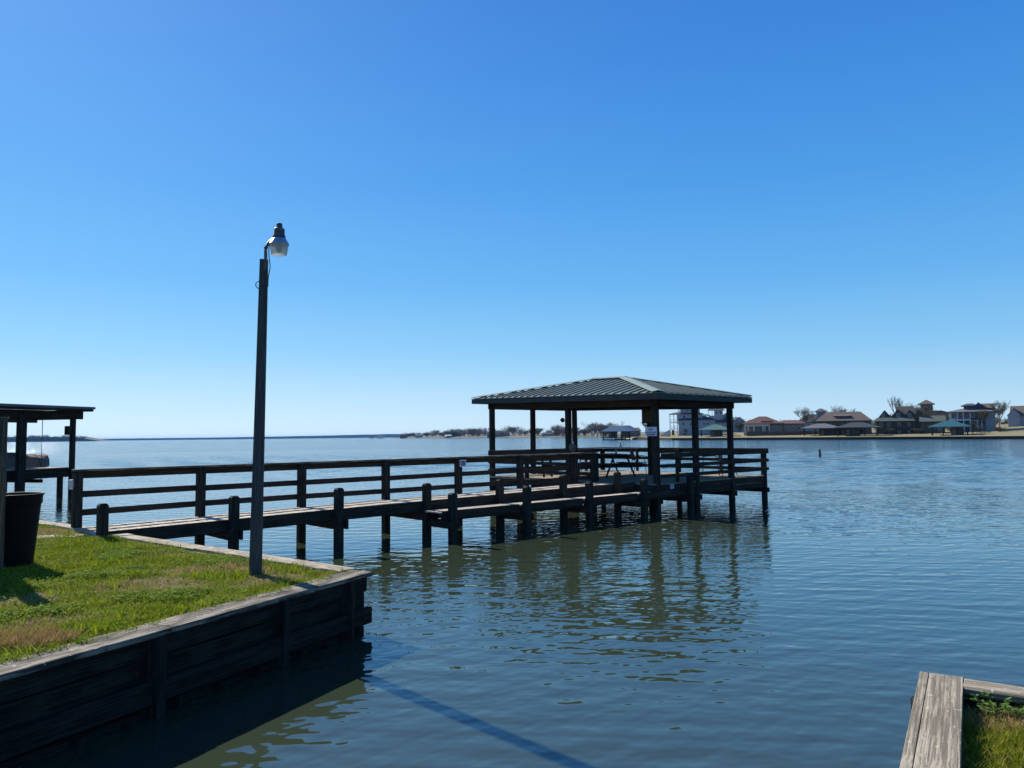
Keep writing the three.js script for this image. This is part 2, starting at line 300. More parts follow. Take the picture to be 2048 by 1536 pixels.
function inside(pts, x, z) { let c = false; for (let i = 0, j = pts.length - 1; i < pts.length; j = i++) { const [a, b] = pts[i], [p, q] = pts[j]; if ((b > z) !== (q > z) && x < (p - a) * (z - b) / (q - b) + a) c = !c; } return c; }
const shrink = (pts, d) => { const cx = pts.reduce((s, p) => s + p[0], 0) / pts.length, cz = pts.reduce((s, p) => s + p[1], 0) / pts.length; return pts.map(([x, z]) => { const l = Math.hypot(x - cx, z - cz); return [x - (x - cx) / l * d, z - (z - cz) / l * d]; }); };
const leafMat = (r, g, b) => { const m = new THREE.MeshPhysicalMaterial({ roughness: 0.9, transmission: 0.35, thickness: 0, side: THREE.DoubleSide, specularIntensity: 0.12 }); m.color.setRGB(r, g, b); return m; };
const bladeMat = leafMat(1, 1, 1);
function tuftGeo(seed, n, hMin, hMax, spread, w) {
  const r = rngOf(seed), pos = [], idx = [];
  for (let i = 0; i < n; i++) {
    const a = r() * 6.283, d = spread * Math.sqrt(r()), x = Math.cos(a) * d, z = Math.sin(a) * d, h = hMin + (hMax - hMin) * r(), t = r() * 6.283, lean = (0.25 + 0.7 * r()) * h, q = r() * 6.283;
    const bx = Math.cos(t) * w, bz = Math.sin(t) * w, lx = Math.cos(q) * lean, lz = Math.sin(q) * lean, o = pos.length / 3;
    pos.push(x - bx, 0, z - bz, x + bx, 0, z + bz, x - bx * 0.8 + lx * 0.4, h * 0.6, z - bz * 0.8 + lz * 0.4, x + bx * 0.8 + lx * 0.4, h * 0.6, z + bz * 0.8 + lz * 0.4, x + lx, h, z + lz);
    idx.push(o, o + 1, o + 2, o + 1, o + 3, o + 2, o + 2, o + 3, o + 4);
  }
  const g = new THREE.BufferGeometry(); g.setAttribute('position', new THREE.Float32BufferAttribute(pos, 3)); g.setIndex(idx); g.computeVertexNormals(); return g;
}
function cloverGeo(seed, n) { // small round leaflets held flat on short stalks
  const r = rngOf(seed), pos = [], idx = [];
  for (let i = 0; i < n; i++) {
    const a = r() * 6.283, d = 0.06 * Math.sqrt(r()), x = Math.cos(a) * d, z = Math.sin(a) * d, h = 0.025 + 0.045 * r(), s = 0.007 + 0.007 * r(), t1 = (r() - 0.5) * 0.9, t2 = (r() - 0.5) * 0.9, o = pos.length / 3;
    for (let k = 0; k < 5; k++) { const q = k * 1.2566; const lx = Math.cos(q) * s, lz = Math.sin(q) * s; pos.push(x + lx, h + lx * t1 + lz * t2, z + lz); }
    idx.push(o, o + 2, o + 1, o, o + 3, o + 2, o, o + 4, o + 3);
  }
  const g = new THREE.BufferGeometry(); g.setAttribute('position', new THREE.Float32BufferAttribute(pos, 3)); g.setIndex(idx); g.computeVertexNormals(); return g;
}
function sow(name, label, pts, geo, count, y, box, tint, scale, seed, keep = () => true) {
  const r = rngOf(seed), list = []; let guard = 0;
  while (list.length < count && guard++ < count * 12) {
    const x = box[0] + (box[1] - box[0]) * r(), z = box[2] + (box[3] - box[2]) * r(); if (!inside(pts, x, z) || !keep(x, z, r)) continue; list.push([x, z, r(), r(), r()]);
  }
  const m = new THREE.InstancedMesh(geo, bladeMat, list.length), o = new THREE.Object3D(), c = new THREE.Color();
  list.forEach(([x, z, a, b, e], i) => { const s = scale(x, z, b); o.position.set(x, y, z); o.rotation.set(0, a * 6.283, 0); o.scale.set(s[0], s[1], s[0]); o.updateMatrix(); m.setMatrixAt(i, o.matrix); c.setRGB(...tint(x, z, e)); m.setColorAt(i, c); });
  m.name = numbered(name); m.castShadow = m.receiveShadow = true; scene.add(m); tag(stuff(m), label, 'grass'); return m;
}
// dormant straw patches, lush patches: where they grow
const dry = (x, z) => smooth(0.48, 0.66, 0.72 * fbm(x * 0.75 + 11, z * 1.15 + 3, 401, 3) + 0.28 * fbm(x * 4, z * 4, 405, 2) + 0.05 * smooth(-6, -9, x));
const lush = (x, z) => smooth(0.52, 0.68, fbm(x * 1.1 + 40, z * 1.5 + 9, 411, 3));
function grassTint(x, z, e) {
  const d = Math.min(1, dry(x, z) * (0.45 + 0.8 * e) + (e > 0.9 ? 0.35 : 0)), l = lush(x, z);
  const q = e * e, g = [0.15 - 0.055 * l + 0.19 * q, 0.205 - 0.04 * l + 0.17 * q, 0.012 + 0.014 * e], s = [0.40, 0.29, 0.14];
  return g.map((v, i) => v * (1 - d) + s[i] * d * (0.75 + 0.5 * e));
}
{
  const inL = [[-1.98, -9.22], [-3.87, -5.20], [-8.85, 5.6], [-20, 5.6], [-20, -23.45], [-9.33, -15.05], [-3.42, -10.17]];
  const lb = [-12, -2.0, -16.6, -2.5];
  sow('lawn_grass', 'short patchy green and straw coloured grass around the lamp post', inL, tuftGeo(1, 8, 0.018, 0.075, 0.06, 0.0042), 80000, 0.65, lb, grassTint, (x, z, b) => { const k = 0.6 + 0.55 * lush(x, z) - 0.25 * dry(x, z) + 0.5 * smooth(0.6, 0.8, fbm(x * 2.6, z * 2.6, 431, 2)); return [0.8 + 0.5 * b, k * (0.7 + 0.7 * b)]; }, 21);
  sow('lawn_clover', 'darker clover and weed patches in the grass by the seawall', inL, cloverGeo(2, 12), 5200, 0.652, lb, (x, z, e) => [0.095 + 0.07 * e, 0.165 + 0.08 * e, 0.010], (x, z, b) => [0.9 + 0.5 * b, 0.6 + 0.4 * b], 22, (x, z, r) => r() < 0.04 + 0.9 * lush(x, z) * (1 - dry(x, z)));
  sow('lawn_tufts', 'longer bright tufts standing up in the short patchy grass', inL, tuftGeo(4, 9, 0.06, 0.125, 0.045, 0.0038), 3600, 0.65, lb, (x, z, e) => [0.17 + 0.16 * e * e, 0.24 + 0.14 * e * e, 0.015], (x, z, b) => [0.8 + 0.7 * b, 0.55 + 0.5 * b], 25, (x, z, r) => r() < 0.05 + 0.8 * smooth(0.55, 0.72, fbm(x * 2.2 + 7, z * 2.2, 433, 2)));
  const edge = [[-1.88, -9.20], [-3.73, -5.30], [-5.9, -0.7], [-5.99, -0.75], [-3.83, -5.32], [-1.98, -9.21]];
  sow('edge_grass', 'longer grass leaning over the inner edge of the seawall cap', edge, tuftGeo(6, 7, 0.03, 0.10, 0.03, 0.0034), 1500, 0.655, [-6, -1.8, -9.3, -3], grassTint, (x, z, b) => [0.9 + 0.6 * b, 0.5 + 0.7 * b], 27, (x, z, r) => r() < 0.15 + 0.85 * smooth(0.45, 0.6, fbm(x * 3, z * 3, 437, 2)));
  sow('dry_clump', 'brown dead grass clump beside the seawall cap', inL, tuftGeo(5, 10, 0.04, 0.12, 0.05, 0.0028), 420, 0.65, [-4.5, -3.5, -6.6, -5.9], (x, z, e) => [0.24 + 0.16 * e, 0.15 + 0.12 * e, 0.07 + 0.05 * e], (x, z, b) => [0.9, 0.5 + 0.7 * b], 26, (x, z) => Math.hypot((x + 4.0) / 0.42, (z + 6.25) / 0.26) < 1 + 0.3 * Math.sin(x * 31 + z * 17));
  const inR = [[2.72, -4.82], [1.98, -3.56], [-0.3, 0.3], [12, 3], [3.3, -4.5]];
  const rb = [1.2, 6.5, -4.9, -1.2];
  sow('lawn_grass', 'coarse trodden grass beside the broad cracked cap plank', inR, tuftGeo(3, 10, 0.02, 0.075, 0.05, 0.0022), 16000, 0.58, rb, (x, z, e) => { const c = grassTint(x * 1.5, z * 1.5, e); return [c[0] * 1.05, c[1] * 0.95, c[2]]; }, (x, z, b) => [0.8 + 0.5 * b, 0.6 + 0.7 * b], 23, (x, z, r) => r() < 0.25 + 0.75 * smooth(0.0, 0.35, Math.abs((x - 2.74) * 0.5 + (z + 4.8) * 0.86)));
  // the weed in the corner
  const w = thing('corner_weed', 'leafy green weed growing in the corner behind the broad cap plank', 'weed', 2.93, 0.575, -4.70);
  const r = rngOf(61), leaf = [], stem = [];
  for (let s = 0; s < 44; s++) {
    const a = r() * 6.283, d = 0.02 + 0.16 * Math.sqrt(r()), px = Math.cos(a) * d * 0.9, pz = Math.sin(a) * d * 0.8, h = 0.04 + 0.09 * r(), tx = px * 1.5 + (r() - 0.5) * 0.05, tz = pz * 1.5 + (r() - 0.5) * 0.05;
    stem.push(tube([[px * 0.5, 0, pz * 0.5], [px, h * 0.6, pz], [tx, h, tz]], 0.0018, 4, 4));
    for (let k = 0; k < 12; k++) {
      const t = 0.3 + 0.7 * r(), x = px * 0.5 + (tx - px * 0.5) * t, z = pz * 0.5 + (tz - pz * 0.5) * t, y = h * t, q = r() * 6.283, l = 0.018 + 0.018 * r(), wd = l * 0.46, up = (r() - 0.2) * 0.8 * l;
      const cx = Math.cos(q), cz = Math.sin(q); leaf.push([[x, y, z], [x + cx * l * 0.5 - cz * wd, y + up * 0.6, z + cz * l * 0.5 + cx * wd], [x + cx * l, y + up, z + cz * l], [x + cx * l * 0.5 + cz * wd, y + up * 0.6, z + cz * l * 0.5 - cx * wd]]);
    }
  }
  add('stem', mergeGeometries(stem), flat(0.10, 0.13, 0.03), w); add('leaves', polys(leaf), leafMat(0.10, 0.19, 0.035), w);
}
// a strip of old boards laid in the grass by the pier's landing
{
  const t = thing('landing_boards', 'two pale boards lying in the grass at the foot of the pier', 'boards', -8.2, 0.66, -13.1, 0.12);
  for (const [z, l] of [[0, 2.1], [0.17, 1.7]]) beam('board', [-l / 2, 0.005, z], [l / 2, 0.0, z + 0.03], 0.03, 0.10, M.deck, t);
}

// ---------------------------------------------------------------- the pier: local x runs out along it, z across it towards the slip
const PIER = { x: -7.84, z: -13.98, turn: 42.5 * Math.PI / 180 };
const pierAt = (u, v) => [PIER.x + u * Math.cos(PIER.turn) + v * Math.sin(PIER.turn), PIER.z - u * Math.sin(PIER.turn) + v * Math.cos(PIER.turn)];
function pierThing(name, label, category, u, y, v, turn = 0, group) { const [x, z] = pierAt(u, v); return thing(name, label, category, x, y, z, PIER.turn + turn, group); }
const deckY = u => 0.70 + 0.09 * Math.min(1, u / 6) + 0.05 * smooth(6, 14, u);
// a pile with a worn, bevelled head
function pile(x, z, y1, w, mat, parent, y0 = -1.4) {
  const c = 0.028, h = w / 2, lx = rr(-0.012, 0.012), lz = rr(-0.012, 0.012);
  const ring = (y, k) => [[-k, y, -k], [k, y, -k], [k, y, k], [-k, y, k]];
  const a = ring(y0, h), b = ring(y1 - 0.035, h), d = ring(y1, h - c); for (const q of [...b, ...d]) { q[0] += lx; q[2] += lz; }
  const L = [[d[0], d[3], d[2], d[1]]];
  for (let i = 0; i < 4; i++) { const j = (i + 1) % 4; L.push([a[i], b[i], b[j], a[j]], [b[i], d[i], d[j], b[j]]); }
  const g = polys(L), p = g.attributes.position, n = g.attributes.normal, uv = g.attributes.uv, off = rr(0, 5);
  for (let i = 0; i < p.count; i++) uv.setXY(i, Math.abs(n.getY(i)) > 0.8 ? p.getX(i) * 0.5 : p.getY(i) / 2 + off, (Math.abs(n.getX(i)) > 0.5 ? p.getZ(i) : p.getX(i)) / 0.5 + off * 1.7);
  const m = add('pile', g, mat, parent); m.position.set(x, 0, z); return m;
}
const BAY = 2.2;
{
  const w = pierThing('pier_walkway', 'long dark timber pier walkway with a three board railing along its far side', 'pier', 0, 0, 0);
  const n = Math.floor(14.15 / 0.146);
  for (let i = 0; i < n; i++) {
    const u = -0.02 + 0.146 * (i + 0.5), e = rr(-0.02, 0.02);
    const m = add('deck_board', bar(1.49, 0.038, 0.138, i % 7, 0.005), M.deck, w);
    m.position.set(u, deckY(u) - 0.019 + rr(-0.002, 0.002), 0.675 + e * 0.4); m.rotation.y = Math.PI / 2 + rr(-0.006, 0.006);
  }
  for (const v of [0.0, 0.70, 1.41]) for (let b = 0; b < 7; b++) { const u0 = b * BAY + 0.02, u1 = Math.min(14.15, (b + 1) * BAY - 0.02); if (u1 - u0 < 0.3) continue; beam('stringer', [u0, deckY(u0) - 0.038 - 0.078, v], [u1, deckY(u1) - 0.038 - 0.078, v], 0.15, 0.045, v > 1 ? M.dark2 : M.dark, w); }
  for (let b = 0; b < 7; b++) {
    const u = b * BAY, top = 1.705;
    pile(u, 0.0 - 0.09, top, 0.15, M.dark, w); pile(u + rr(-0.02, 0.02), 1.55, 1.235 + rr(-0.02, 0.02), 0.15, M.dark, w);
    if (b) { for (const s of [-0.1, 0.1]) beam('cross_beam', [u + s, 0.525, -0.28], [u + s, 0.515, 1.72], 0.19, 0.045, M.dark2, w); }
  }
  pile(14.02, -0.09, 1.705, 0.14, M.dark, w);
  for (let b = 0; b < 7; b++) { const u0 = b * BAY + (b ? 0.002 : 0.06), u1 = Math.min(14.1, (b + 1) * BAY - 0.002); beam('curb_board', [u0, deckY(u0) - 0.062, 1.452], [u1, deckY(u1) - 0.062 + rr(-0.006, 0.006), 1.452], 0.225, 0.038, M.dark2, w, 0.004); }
  for (let b = 0; b < 7; b++) {
    const u0 = b * BAY - (b ? 0.0 : 0.08), u1 = b === 6 ? 14.12 : (b + 1) * BAY, s = rr(-0.006, 0.006);
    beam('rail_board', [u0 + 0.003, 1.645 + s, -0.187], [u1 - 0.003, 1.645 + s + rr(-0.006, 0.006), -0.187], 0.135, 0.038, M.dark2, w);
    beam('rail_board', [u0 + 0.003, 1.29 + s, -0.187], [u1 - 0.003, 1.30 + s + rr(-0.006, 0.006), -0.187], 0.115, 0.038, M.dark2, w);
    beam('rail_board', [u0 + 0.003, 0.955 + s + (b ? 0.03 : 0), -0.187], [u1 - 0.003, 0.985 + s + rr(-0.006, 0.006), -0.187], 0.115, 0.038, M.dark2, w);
    beam('rail_cap', [u0 - 0.003, 1.729 + s * 0.3, -0.125], [u1 - 0.003, 1.729 + s * 0.3, -0.125], 0.038, 0.17, M.cap, w, 0.004);
  }
  const c = pierThing('boat_catwalk', 'lower timber catwalk with short mooring posts along the slip side of the pier', 'catwalk', 6.3, 0, 1.65);
  for (let b = 0; b < 4; b++) {
    const u0 = b * BAY + (b ? 0.1 : -0.05) + 0.2, u1 = (b + 1) * BAY + 0.28;
    for (let k = 0; k < 4; k++) beam('deck_board', [u0 + 0.004, 0.632 + rr(-0.003, 0.003), 0.10 + k * 0.148], [u1 - 0.1, 0.634 + rr(-0.003, 0.003), 0.10 + k * 0.148], 0.036, 0.136, M.deck, c, 0.005);
    for (const v of [0.07, 0.62]) beam('stringer', [u0, 0.535, v], [u1 - 0.09, 0.535, v], 0.15, 0.045, M.dark, c);
    beam('curb_board', [u0, 0.592, 0.665], [u1 - 0.09, 0.594, 0.665], 0.17, 0.036, M.dark2, c, 0.004);
  }
  for (let b = 0; b < 5; b++) { pile(b * BAY + 0.36, 0.76, 1.07 + rr(-0.02, 0.02), 0.15, M.dark, c); for (const s of [-0.1, 0.1]) beam('cross_beam', [b * BAY + 0.36 + s, 0.38, -0.2], [b * BAY + 0.36 + s, 0.375, 0.88], 0.155, 0.045, M.dark2, c); }
}

// ---------------------------------------------------------------- the pavilion at the end of the pier
{
  const U0 = 16.15, V0 = -1.4, p = pierThing('pavilion', 'open timber pavilion with a green ribbed metal hip roof at the end of the pier', 'pavilion', U0, 0, V0);
  const X = u => u - U0, Z = v => v - V0, D = 0.87, VN = 2.15, VF = -4.95, UA = 14.2, UR = 18.1, UE = 20.1;
  const lift = v => 0.021 * (VN - v);                       // the old roof leans a little
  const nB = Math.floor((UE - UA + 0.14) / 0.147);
  for (let i = 0; i < nB; i++) { const m = add('deck_board', bar(VN - VF + 0.10, 0.038, 0.139, i % 7, 0.005), M.deckShaded, p); m.position.set(X(UA - 0.04 + 0.147 * i), D - 0.019 + rr(-0.002, 0.002), Z((VN + VF) / 2) + rr(-0.015, 0.015)); m.rotation.y = Math.PI / 2 + rr(-0.002, 0.002); }
  // rim and stringers under the deck
  for (const v of [VN + 0.02, -0.2, -2.6, VF - 0.02]) for (const [a, b] of [[UA - 0.1, 17.1], [17.104, UE + 0.1]]) { beam('rim_board', [X(a), D - 0.133, Z(v)], [X(b), D - 0.133, Z(v)], 0.185, 0.04, M.dark2, p); beam('stringer', [X(a), D - 0.32, Z(v - 0.03)], [X(b), D - 0.32, Z(v - 0.03)], 0.17, 0.06, M.dark, p); }
  for (const u of [UA - 0.13, UE + 0.13]) beam('rim_board', [X(u), D - 0.133, Z(VF)], [X(u), D - 0.133, Z(VN)], 0.185, 0.04, M.dark2, p);
  for (const u of [UA, 16.15, UR, UE]) beam('cross_beam', [X(u) + 0.1, D - 0.49, Z(VF - 0.15)], [X(u) + 0.1, D - 0.49, Z(VN + 0.12)], 0.16, 0.05, M.dark, p);
  // roof posts run from the lake bed to the beams
  const posts = [[UA, VN, 0.165], [16.15, VN, 0.155], [UR, VN, 0.155], [UA, -1.25, 0.16], [UA, VF, 0.16], [16.2, VF, 0.155], [UR, -4.6, 0.155], [UR, -1.02, 0.155]];
  for (const [u, v, s] of posts) upright('post', X(u), -1.4, 3.10 + lift(v), Z(v), s, M.dark, p, s, 0.01);
  for (const v of [VN, -1.3, VF]) upright('post', X(UE), -1.4, 1.72, Z(v), 0.15, M.dark, p, 0.15, 0.008);
  for (const [u, v] of [[15.2, VN], [19.1, VF], [UE, 0.5], [UE, -3.2], [17.1, VF]]) upright('rail_post', X(u), D, 1.72, Z(v), 0.09, M.dark, p);
  for (const v of [-3.2, -0.12]) upright('rail_post', X(UA), D - 0.4, 1.72, Z(v), 0.12, M.dark, p);
  // railings: cap and three boards on every side, with the opening where the walkway comes in
  const rail = (a, b, ox, oz) => {
    const at = (q, y) => [X(q[0]) + ox, y, Z(q[1]) + oz], e = () => rr(-0.006, 0.006), cap = (q, y) => [X(q[0]) + ox * 0.45, y, Z(q[1]) + oz * 0.45];
    beam('rail_cap', cap(a, 1.752), cap(b, 1.752 + e()), 0.038, 0.155, M.dark2, p, 0.004);
    beam('rail_board', at(a, 1.665 + e()), at(b, 1.665 + e()), 0.13, 0.038, M.dark2, p);
    beam('rail_board', at(a, 1.37 + e()), at(b, 1.37 + e()), 0.105, 0.038, M.dark2, p);
    beam('rail_board', at(a, 1.08 + e()), at(b, 1.08 + e()), 0.105, 0.038, M.dark2, p);
  };
  rail([UA + 0.09, VN], [UR + 0.3, VN], 0, 0.105); rail([UR + 0.304, VN], [UE + 0.12, VN], 0, 0.105);
  rail([UE, VN - 0.02], [UE, -1.3], 0.1, 0); rail([UE, -1.304], [UE, VF], 0.1, 0);
  rail([UA, VF], [17.1, VF], 0, -0.105); rail([17.104, VF], [UE + 0.1, VF], 0, -0.105);
  rail([UA, VF - 0.1], [UA, -0.06], -0.105, 0);
  // eave beams
  for (const [a, b] of [[[UA, VN], [UR, VN]], [[UA, VF], [UR, VF]], [[UA, VF], [UA, VN]], [[UR, VF], [UR, VN]]]) {
    const dx = Math.sign(b[0] - a[0]) * 0.12, dz = Math.sign(b[1] - a[1]) * 0.12;
    for (const s of [-0.06, 0.06]) beam('eave_beam', [X(a[0]) - dx + (dz ? s : 0), 3.185 + lift(a[1] - dz), Z(a[1]) - dz + (dx ? s : 0)], [X(b[0]) + dx + (dz ? s : 0), 3.185 + lift(b[1] + dz), Z(b[1]) + dz + (dx ? s : 0)], 0.23, 0.045, M.dark2, p);
  }
  for (const v of [-0.2, -2.5]) beam('tie_beam', [X(UA), 3.14 + lift(v), Z(v)], [X(UR), 3.14 + lift(v), Z(v)], 0.14, 0.045, M.dark2, p);
  // roof
  const o = 0.52, e0 = [UA - o, VN + o], e1 = [UR + o, VN + o], e2 = [UR + o, VF - o], e3 = [UA - o, VF - o], EV = 3.44, RV = 4.08;
  const P = ([u, v], h) => [X(u), h + lift(v), Z(v)], r0 = P([U0, -0.55], RV), r1 = P([U0, -1.75], RV), c0 = P(e0, EV), c1 = P(e1, EV), c2 = P(e2, EV), c3 = P(e3, EV);
  const dn = q => [q[0], q[1] - 0.02, q[2]];
  const metal = mottled(0.125, 0.155, 0.128, 0.35, 0.5, { metalness: 0.1 }, 501, 1.5);
  const faces = [[c3, c0, r0, r1], [c0, c1, r0], [c1, c2, r1, r0], [c2, c3, r1]];
  const roof = add('roof', polys([...faces, ...faces.map(f => f.map(dn).reverse()), [dn(c0), dn(c1), c1, c0], [dn(c1), dn(c2), c2, c1], [dn(c2), dn(c3), c3, c2], [dn(c3), dn(c0), c0, c3]]), metal, p);
  const capMetal = mottled(0.25, 0.31, 0.25, 0.15, 0.45, { metalness: 0.2 }, 511, 1.5);
  // raised ribs of the roofing sheets, running up each slope
  function ribs(A, B, Rl, Rr, pitch) { // eave A -> B, ridge ends above A side and B side
    const a = V3(...A), b = V3(...B), along = b.clone().sub(a), L = along.length(); along.normalize();
    const nrm = along.clone().cross(V3(...Rr).sub(a)).normalize(); if (nrm.y < 0) nrm.negate(); const up = nrm.clone().cross(along).normalize(); if (up.y < 0) up.negate();
    const q = P => { const d = V3(...P).sub(a); return [d.dot(along), d.dot(up)]; }, ql = q(Rl), qr = q(Rr), n = Math.floor(L / pitch);
    for (let i = 0; i <= n; i++) {
      const s = (L - n * pitch) / 2 + i * pitch; let h = s < ql[0] ? ql[1] * s / ql[0] : s > qr[0] ? qr[1] * (L - s) / (L - qr[0]) : ql[1] + (qr[1] - ql[1]) * (s - ql[0]) / Math.max(1e-3, qr[0] - ql[0]);
      h -= 0.06; if (h < 0.15) continue;
      const f = a.clone().addScaledVector(along, s).addScaledVector(nrm, 0.014), t = f.clone().addScaledVector(up, h); f.addScaledVector(up, -0.015);
      const m = add('roof_rib', bar(f.distanceTo(t), 0.040, 0.040, 0, 0.010), metal, roof);
      m.quaternion.setFromRotationMatrix(new THREE.Matrix4().makeBasis(up, nrm, up.clone().cross(nrm))); m.position.copy(f.add(t).multiplyScalar(0.5));
    }
  }
  ribs(c3, c0, r1, r0, 0.305); ribs(c0, c1, r0, r0, 0.305); ribs(c1, c2, r0, r1, 0.305); ribs(c2, c3, r1, r1, 0.305);
  // folded hip and ridge caps
  function capStrip(A, B, n1, n2, w, ext) {
    const a = V3(...A), b = V3(...B), d = b.clone().sub(a).normalize(); a.addScaledVector(d, -ext);
    const s1 = d.clone().cross(n1).normalize(), s2 = d.clone().cross(n2).normalize(); if (s1.dot(n2) > 0) s1.negate(); if (s2.dot(n1) > 0) s2.negate();
    const U = V3(0, 0.062, 0), pt = (q, s) => { const r = q.clone().addScaledVector(s, w).add(U); return [r.x, r.y, r.z]; }, top = q => [q.x, q.y + 0.068, q.z], low = q => [q[0], q[1] - 0.012, q[2]];
    const A1 = pt(a, s1), A2 = pt(a, s2), B1 = pt(b, s1), B2 = pt(b, s2), At = top(a), Bt = top(b);
    add('ridge_cap', polys([[A1, At, Bt, B1], [At, A2, B2, Bt], [low(A1), low(B1), low(Bt), low(At)], [low(At), low(Bt), low(B2), low(A2)], [A1, B1, low(B1), low(A1)], [A2, low(A2), low(B2), B2], [A1, low(A1), low(At), At], [At, low(At), low(A2), A2]]), capMetal, roof);
  }
  const nr = f => { const a = V3(...f[0]), n = V3(...f[1]).sub(a).cross(V3(...f[2]).sub(a)).normalize(); return n.y < 0 ? n.negate() : n; }, N = faces.map(nr);
  capStrip(c0, r0, N[0], N[1], 0.17, -0.02); capStrip(c1, r0, N[1], N[2], 0.17, -0.02); capStrip(c2, r1, N[2], N[3], 0.17, -0.02); capStrip(c3, r1, N[3], N[0], 0.17, -0.02); capStrip(r0, r1, N[0], N[2], 0.17, 0.1);
  // fascia
  const fas = (A, B, ex, ez) => { const k = 0.03, sx = ex * k, sz = ez * k; beam('fascia', [A[0] - sx, A[1] - 0.105, A[2] - sz], [B[0] - sx, B[1] - 0.105, B[2] - sz], 0.155, 0.036, M.postWood, p); };
  fas([c0[0], c0[1], c0[2] - 0.05], [c3[0], c3[1], c3[2] + 0.05], -1, 0); fas([c1[0], c1[1], c1[2] - 0.05], [c2[0], c2[1], c2[2] + 0.05], 1, 0); fas(c0, c1, 0, 1); fas(c3, c2, 0, -1);
  // rafters and purlins seen from below
  for (let k = 0; k < 10; k++) { const t = (k + 0.5) / 10, v = VF - o + (VN + 2 * o - VF) * t, du = Math.min(1, Math.min(t, 1 - t) * 2.35), h = EV + (RV - EV) * du; beam('rafter', [X(UA - o + 0.08), EV - 0.11 + lift(v), Z(v)], [X(UA - o + 0.08 + (U0 - UA + o) * du), h - 0.11 + lift(v), Z(v)], 0.14, 0.04, M.dark2, p); beam('rafter', [X(UR + o - 0.08), EV - 0.11 + lift(v), Z(v)], [X(UR + o - 0.08 - (UR + o - U0) * du), h - 0.11 + lift(v), Z(v)], 0.14, 0.04, M.dark2, p); }

  // ---- furniture on the platform
  const iron = flat(0.02, 0.02, 0.022, 0.5, { metalness: 0.6 });
  const t = pierThing('picnic_table', 'reddish brown A-frame picnic table with attached benches on the platform', 'picnic table', 16.4, D, -1.3, 1.1);
  for (let k = 0; k < 5; k++) beam('table_board', [-0.95, 0.74, -0.30 + k * 0.15], [0.95, 0.74, -0.30 + k * 0.15], 0.038, 0.14, M.redWood, t);
  for (const s of [-1, 1]) {
    for (let k = 0; k < 2; k++) beam('bench_board', [-0.95, 0.44, s * (0.58 + k * 0.15)], [0.95, 0.44, s * (0.58 + k * 0.15)], 0.038, 0.14, M.redWood, t);
    const x = s * 0.66; beam('top_brace', [x, 0.675, -0.35], [x, 0.675, 0.35], 0.09, 0.038, M.redWood, t); beam('bench_brace', [x, 0.375, -0.78], [x, 0.375, 0.78], 0.09, 0.038, M.redWood, t);
    for (const q of [-1, 1]) beam('leg', [x + 0.04, 0.0, q * 0.52], [x + 0.04, 0.715, q * 0.22], 0.09, 0.038, M.redWood, t);
  }
  function slatChair(label, u, v, turn) {
    const c = pierThing('patio_chair', label, 'chair', u, D, v, turn);
    for (let k = 0; k < 5; k++) beam('seat_slat', [-0.22, 0.43, -0.20 + k * 0.10], [0.22, 0.43, -0.20 + k * 0.10], 0.015, 0.075, M.redWood, c, 0.003);
    for (let k = 0; k < 4; k++) beam('back_slat', [-0.22, 0.55 + k * 0.105, -0.24 - k * 0.02], [0.22, 0.55 + k * 0.105, -0.24 - k * 0.02], 0.08, 0.015, M.redWood, c, 0.003);
    for (const s of [-1, 1]) {
      add('leg', tube([[s * 0.235, 0, -0.30], [s * 0.235, 0.42, -0.23], [s * 0.235, 0.92, -0.33]], 0.011, 8), iron, c); add('leg', tube([[s * 0.235, 0, 0.27], [s * 0.235, 0.43, 0.22]], 0.011, 4), iron, c);
      add('arm', tube([[s * 0.25, 0.43, 0.22], [s * 0.26, 0.64, 0.2], [s * 0.26, 0.66, -0.05], [s * 0.24, 0.64, -0.26]], 0.012, 10), iron, c);
    }
    add('stretcher', tube([[-0.235, 0.15, -0.27], [0.235, 0.15, -0.27]], 0.008, 2), iron, c); return c;
  }
  slatChair('dark slat back chair at the end of the picnic table', 17.84, -1.28, 0.9);
  slatChair('dark slat back chair beside the arched wire chair', 18.8, 0.94, 0.6);
  slatChair('dark slat back chair behind the walkway railing near the bench', 17.2, -3.2, 2.2);
  {
    const c = pierThing('wire_chair', 'black wire chair with an arched spindle back at the platform corner', 'chair', 19.2, D, 1.35, 0.75);
    const arch = []; for (let k = 0; k <= 12; k++) { const a = Math.PI * k / 12; arch.push([-Math.cos(a) * 0.26, 0.5 + 0.36 * Math.sin(a), -0.26]); }
    add('back_frame', tube(arch, 0.012, 24), iron, c);
    for (let k = -4; k <= 4; k++) { const x = k * 0.052, y = 0.5 + 0.36 * Math.sqrt(Math.max(0, 1 - (x / 0.26) ** 2)); add('spindle', tube([[x, 0.44, -0.25], [x, y, -0.26]], 0.006, 2, 5), iron, c); }
    const ring = []; for (let k = 0; k < 16; k++) { const a = 6.2832 * k / 16; ring.push(V3(Math.cos(a) * 0.25, 0.44, Math.sin(a) * 0.24)); }
    add('seat', mergeGeometries([new THREE.TubeGeometry(new THREE.CatmullRomCurve3(ring, true), 32, 0.013, 6, true).toNonIndexed(), put(new THREE.CylinderGeometry(0.245, 0.245, 0.012, 24).toNonIndexed(), 0, 0.44, 0)]), iron, c);
    for (const [x, z] of [[-1, -1], [1, -1], [-1, 1], [1, 1]]) add('leg', tube([[x * 0.18, 0.43, z * 0.18], [x * 0.2, 0.2, z * 0.2], [x * 0.25, 0, z * 0.25]], 0.012, 6), iron, c);
  }
